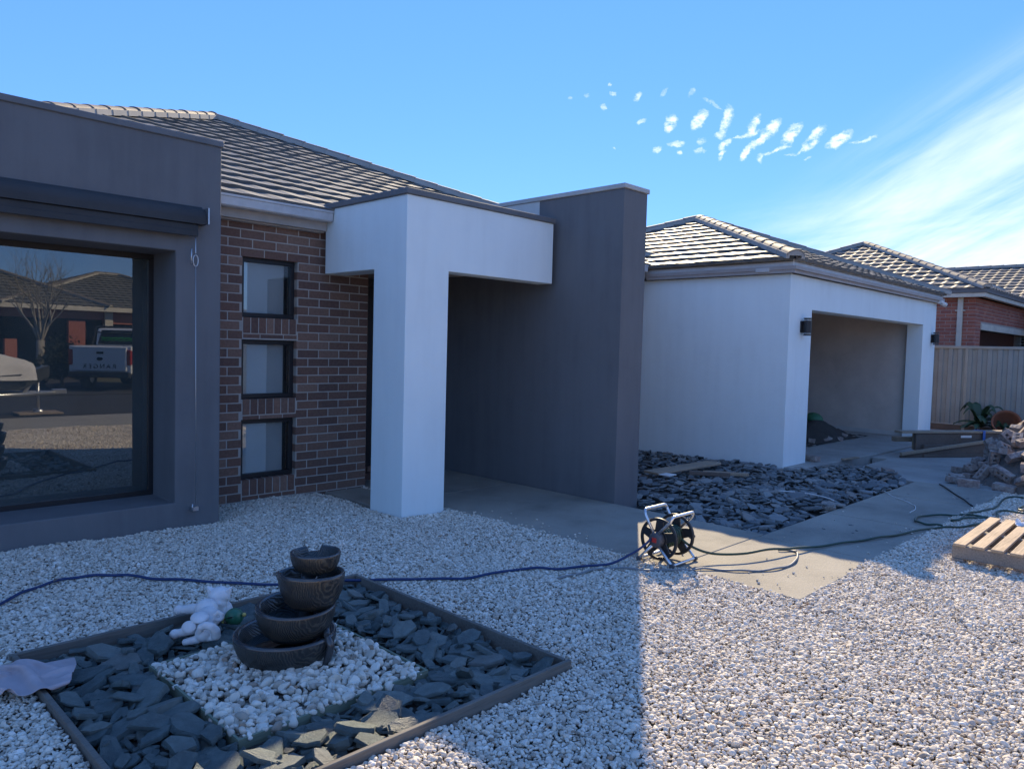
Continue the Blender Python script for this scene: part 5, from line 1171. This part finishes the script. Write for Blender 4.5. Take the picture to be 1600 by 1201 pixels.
b = MB(); b.lathe([(.001, 0), (.07, 0), (.06, .01), (.001, .012)], mat=Matrix.Translation((7.09, YB+.033, .99)) @ Euler((R(-90), 0, 0)).to_matrix().to_4x4() @ Matrix.Diagonal((1.3, .75, 1, 1)), n=24); b.build('emblem', MT['dark_text'], tg)
me = text_mesh('RANGER', .19, .004); me.materials.append(MT['dark_text'].m); me.transform(Matrix.Translation((7.09, YB+.036, .70)) @ Matrix.Rotation(math.pi, 4, 'Z') @ Matrix.Rotation(math.pi/2, 4, 'X')); link('lettering', me, tg)
for x0 in (X0-.004, X1-.126):
    b = MB(); b.box((x0, YB-.14, .80), (x0+.13, YB+.02, 1.27)); b.build('tail_light', MT['tail'], t, bevel=.025, seg=2) if False else b.build('tail_light', MT['tail'], t, bevel=.025)
b = MB(); b.box((X0+.02, YB-.02, .42), (X1-.02, YB+.12, .60)); b.build('bumper', MT['black_plastic'], t, bevel=.02)
b = MB(); b.tube(bend([(X0+.18, YB-1.2, 1.38), (X0+.26, YB-1.35, 1.98), (X1-.26, YB-1.35, 1.98), (X1-.18, YB-1.2, 1.38)], .08), .035, 10); b.tube([(X0+.26, YB-1.35, 1.80), (X1-.26, YB-1.35, 1.80)], .02, 8); b.build('sports_bar', MT['black_plastic'], t)
b = MB()
for r_i in range(2): b.tube([(X0+.32+i*.06, YB-1.565-.02, 1.56+r_i*.07+.018*math.sin(i*1.9+r_i)) for i in range(19)], .010, 6)
b.build('decal', MT['lime'], t)
for yc in (YB-1.15, YB-4.35):
    for x0 in (X0-.02, X1-.22):
        b = MB(); b.lathe([(.20, 0), (.36, .0), (.385, .03), (.385, .21), (.36, .24), (.20, .24)], (x0, yc, .385), 30, axis='X'); w_ = b.build('wheel', MT['tyre'], t)
        b = MB(); b.lathe([(.001, .01), (.06, .01), (.20, .03), (.22, .02), (.22, .22), (.20, .21), (.001, .21)], (x0, yc, .385), 20, axis='X'); b.build('rim', MT['alu'], w_)

t.rotation_euler = (0, 0, 0)
PV = Matrix.Translation((7.45, -10.4, 0)) @ Matrix.Rotation(R(38), 4, 'Z') @ Matrix.Translation((-7.09, 10.2, 0))
t.matrix_world = PV @ Matrix.Translation(t.location)
# trailer with a covered jet ski on the verge
t = thing('boat_trailer', (3.2, -3.7, 0), 'galvanised trailer on a jockey stand at the roadside carrying a covered watercraft', 'trailer')
b = MB(); ty = -3.75
for dy in (-.45, .45): b.tube([(.2, ty+dy, .42), (3.2, ty+dy, .42), (4.55, ty+dy*.06, .44)], .045, 8)
for x in (.5, 1.6, 2.9): b.tube([(x, ty-.45, .42), (x, ty+.45, .42)], .035, 8)
b.build('frame', MT['steel'], t)
b = MB(); b.tube([(4.25, ty, .02), (4.25, ty, .75)], .032, 10); b.tube([(4.17, ty-.02, .04), (4.33, ty+.02, .04)], .07, 12); b.build('jockey_stand', MT['steel'], t)
b = MB(); b.bar((4.0, ty, .45), (4.35, ty, 1.02), .09, .06); b.tube([(4.1, ty-.08, .78), (4.1, ty+.08, .78)], .07, 12); b.build('winch_post', MT['steel'], t)
b = MB(); b.box((4.5, ty-.06, .40), (4.78, ty+.06, .52)); b.build('coupling', MT['steel'], t, bevel=.02)
b = MB(); b.box((3.85, ty-.35, 0), (4.65, ty+.3, .035)); tag(b.build('ground_board', MT['timber'], bevel=.004), 'timber board under the trailer stand at the roadside', 'board')
for dy in (-.68, .52):
    b = MB(); b.lathe([(.001, 0), (.14, 0), (.27, .0), (.285, .03), (.285, .13), (.27, .16), (.001, .16)], (0, 0, 0), 26, mat=Matrix.Translation((1.3, ty+dy, .285)) @ Matrix.Rotation(-math.pi/2, 4, 'X')); b.build('wheel', MT['tyre'], t)
t = thing('jet_ski', (2.6, -3.75, .5), 'dark watercraft under a pale canvas cover sitting on the trailer', 'watercraft')
b = MB(); st = [(.5, .42, .62), (1.0, .50, .62), (2.2, .52, .62), (3.2, .40, .68), (3.8, .10, .86)]; vs = []
for (x, w_, zt) in st: vs += [(x, ty-w_, zt+.14), (x, ty-w_*.75, .48 if x < 3.5 else .74), (x, ty+w_*.75, .48 if x < 3.5 else .74), (x, ty+w_, zt+.14)]
vs = [(x+.65, y, z+.03) for x, y, z in vs]; b.add(vs, [(i*4+j, i*4+(j+1) % 4, (i+1)*4+(j+1) % 4, (i+1)*4+j) for i in range(4) for j in range(4)]+[(0, 1, 2, 3), (16, 17, 18, 19)]); b.build('hull', MT['hull'], t, bevel=.02)
b = MB(); n = 22; vs = []
for i in range(n):
    for j in range(n):
        u, v = i/(n-1), j/(n-1)*2-1; x = .45+3.05*u; top = 1.02+.22*math.sin(u*math.pi)**.6+.10*math.exp(-((u-.68)/.14)**2); w_ = .50*(1-.45*max(0, u-.6)**1.0)
        vs.append((x+.65, ty+v*w_, .73+(top-.70)*(1-abs(v)**2.6)+.018*math.sin(14*u+5*v)*math.sin(9*v)))
b.add(vs, [(i*n+j, (i+1)*n+j, (i+1)*n+j+1, i*n+j+1) for i in range(n-1) for j in range(n-1)], 0, True); b.build('cover', MT['cover'], t)
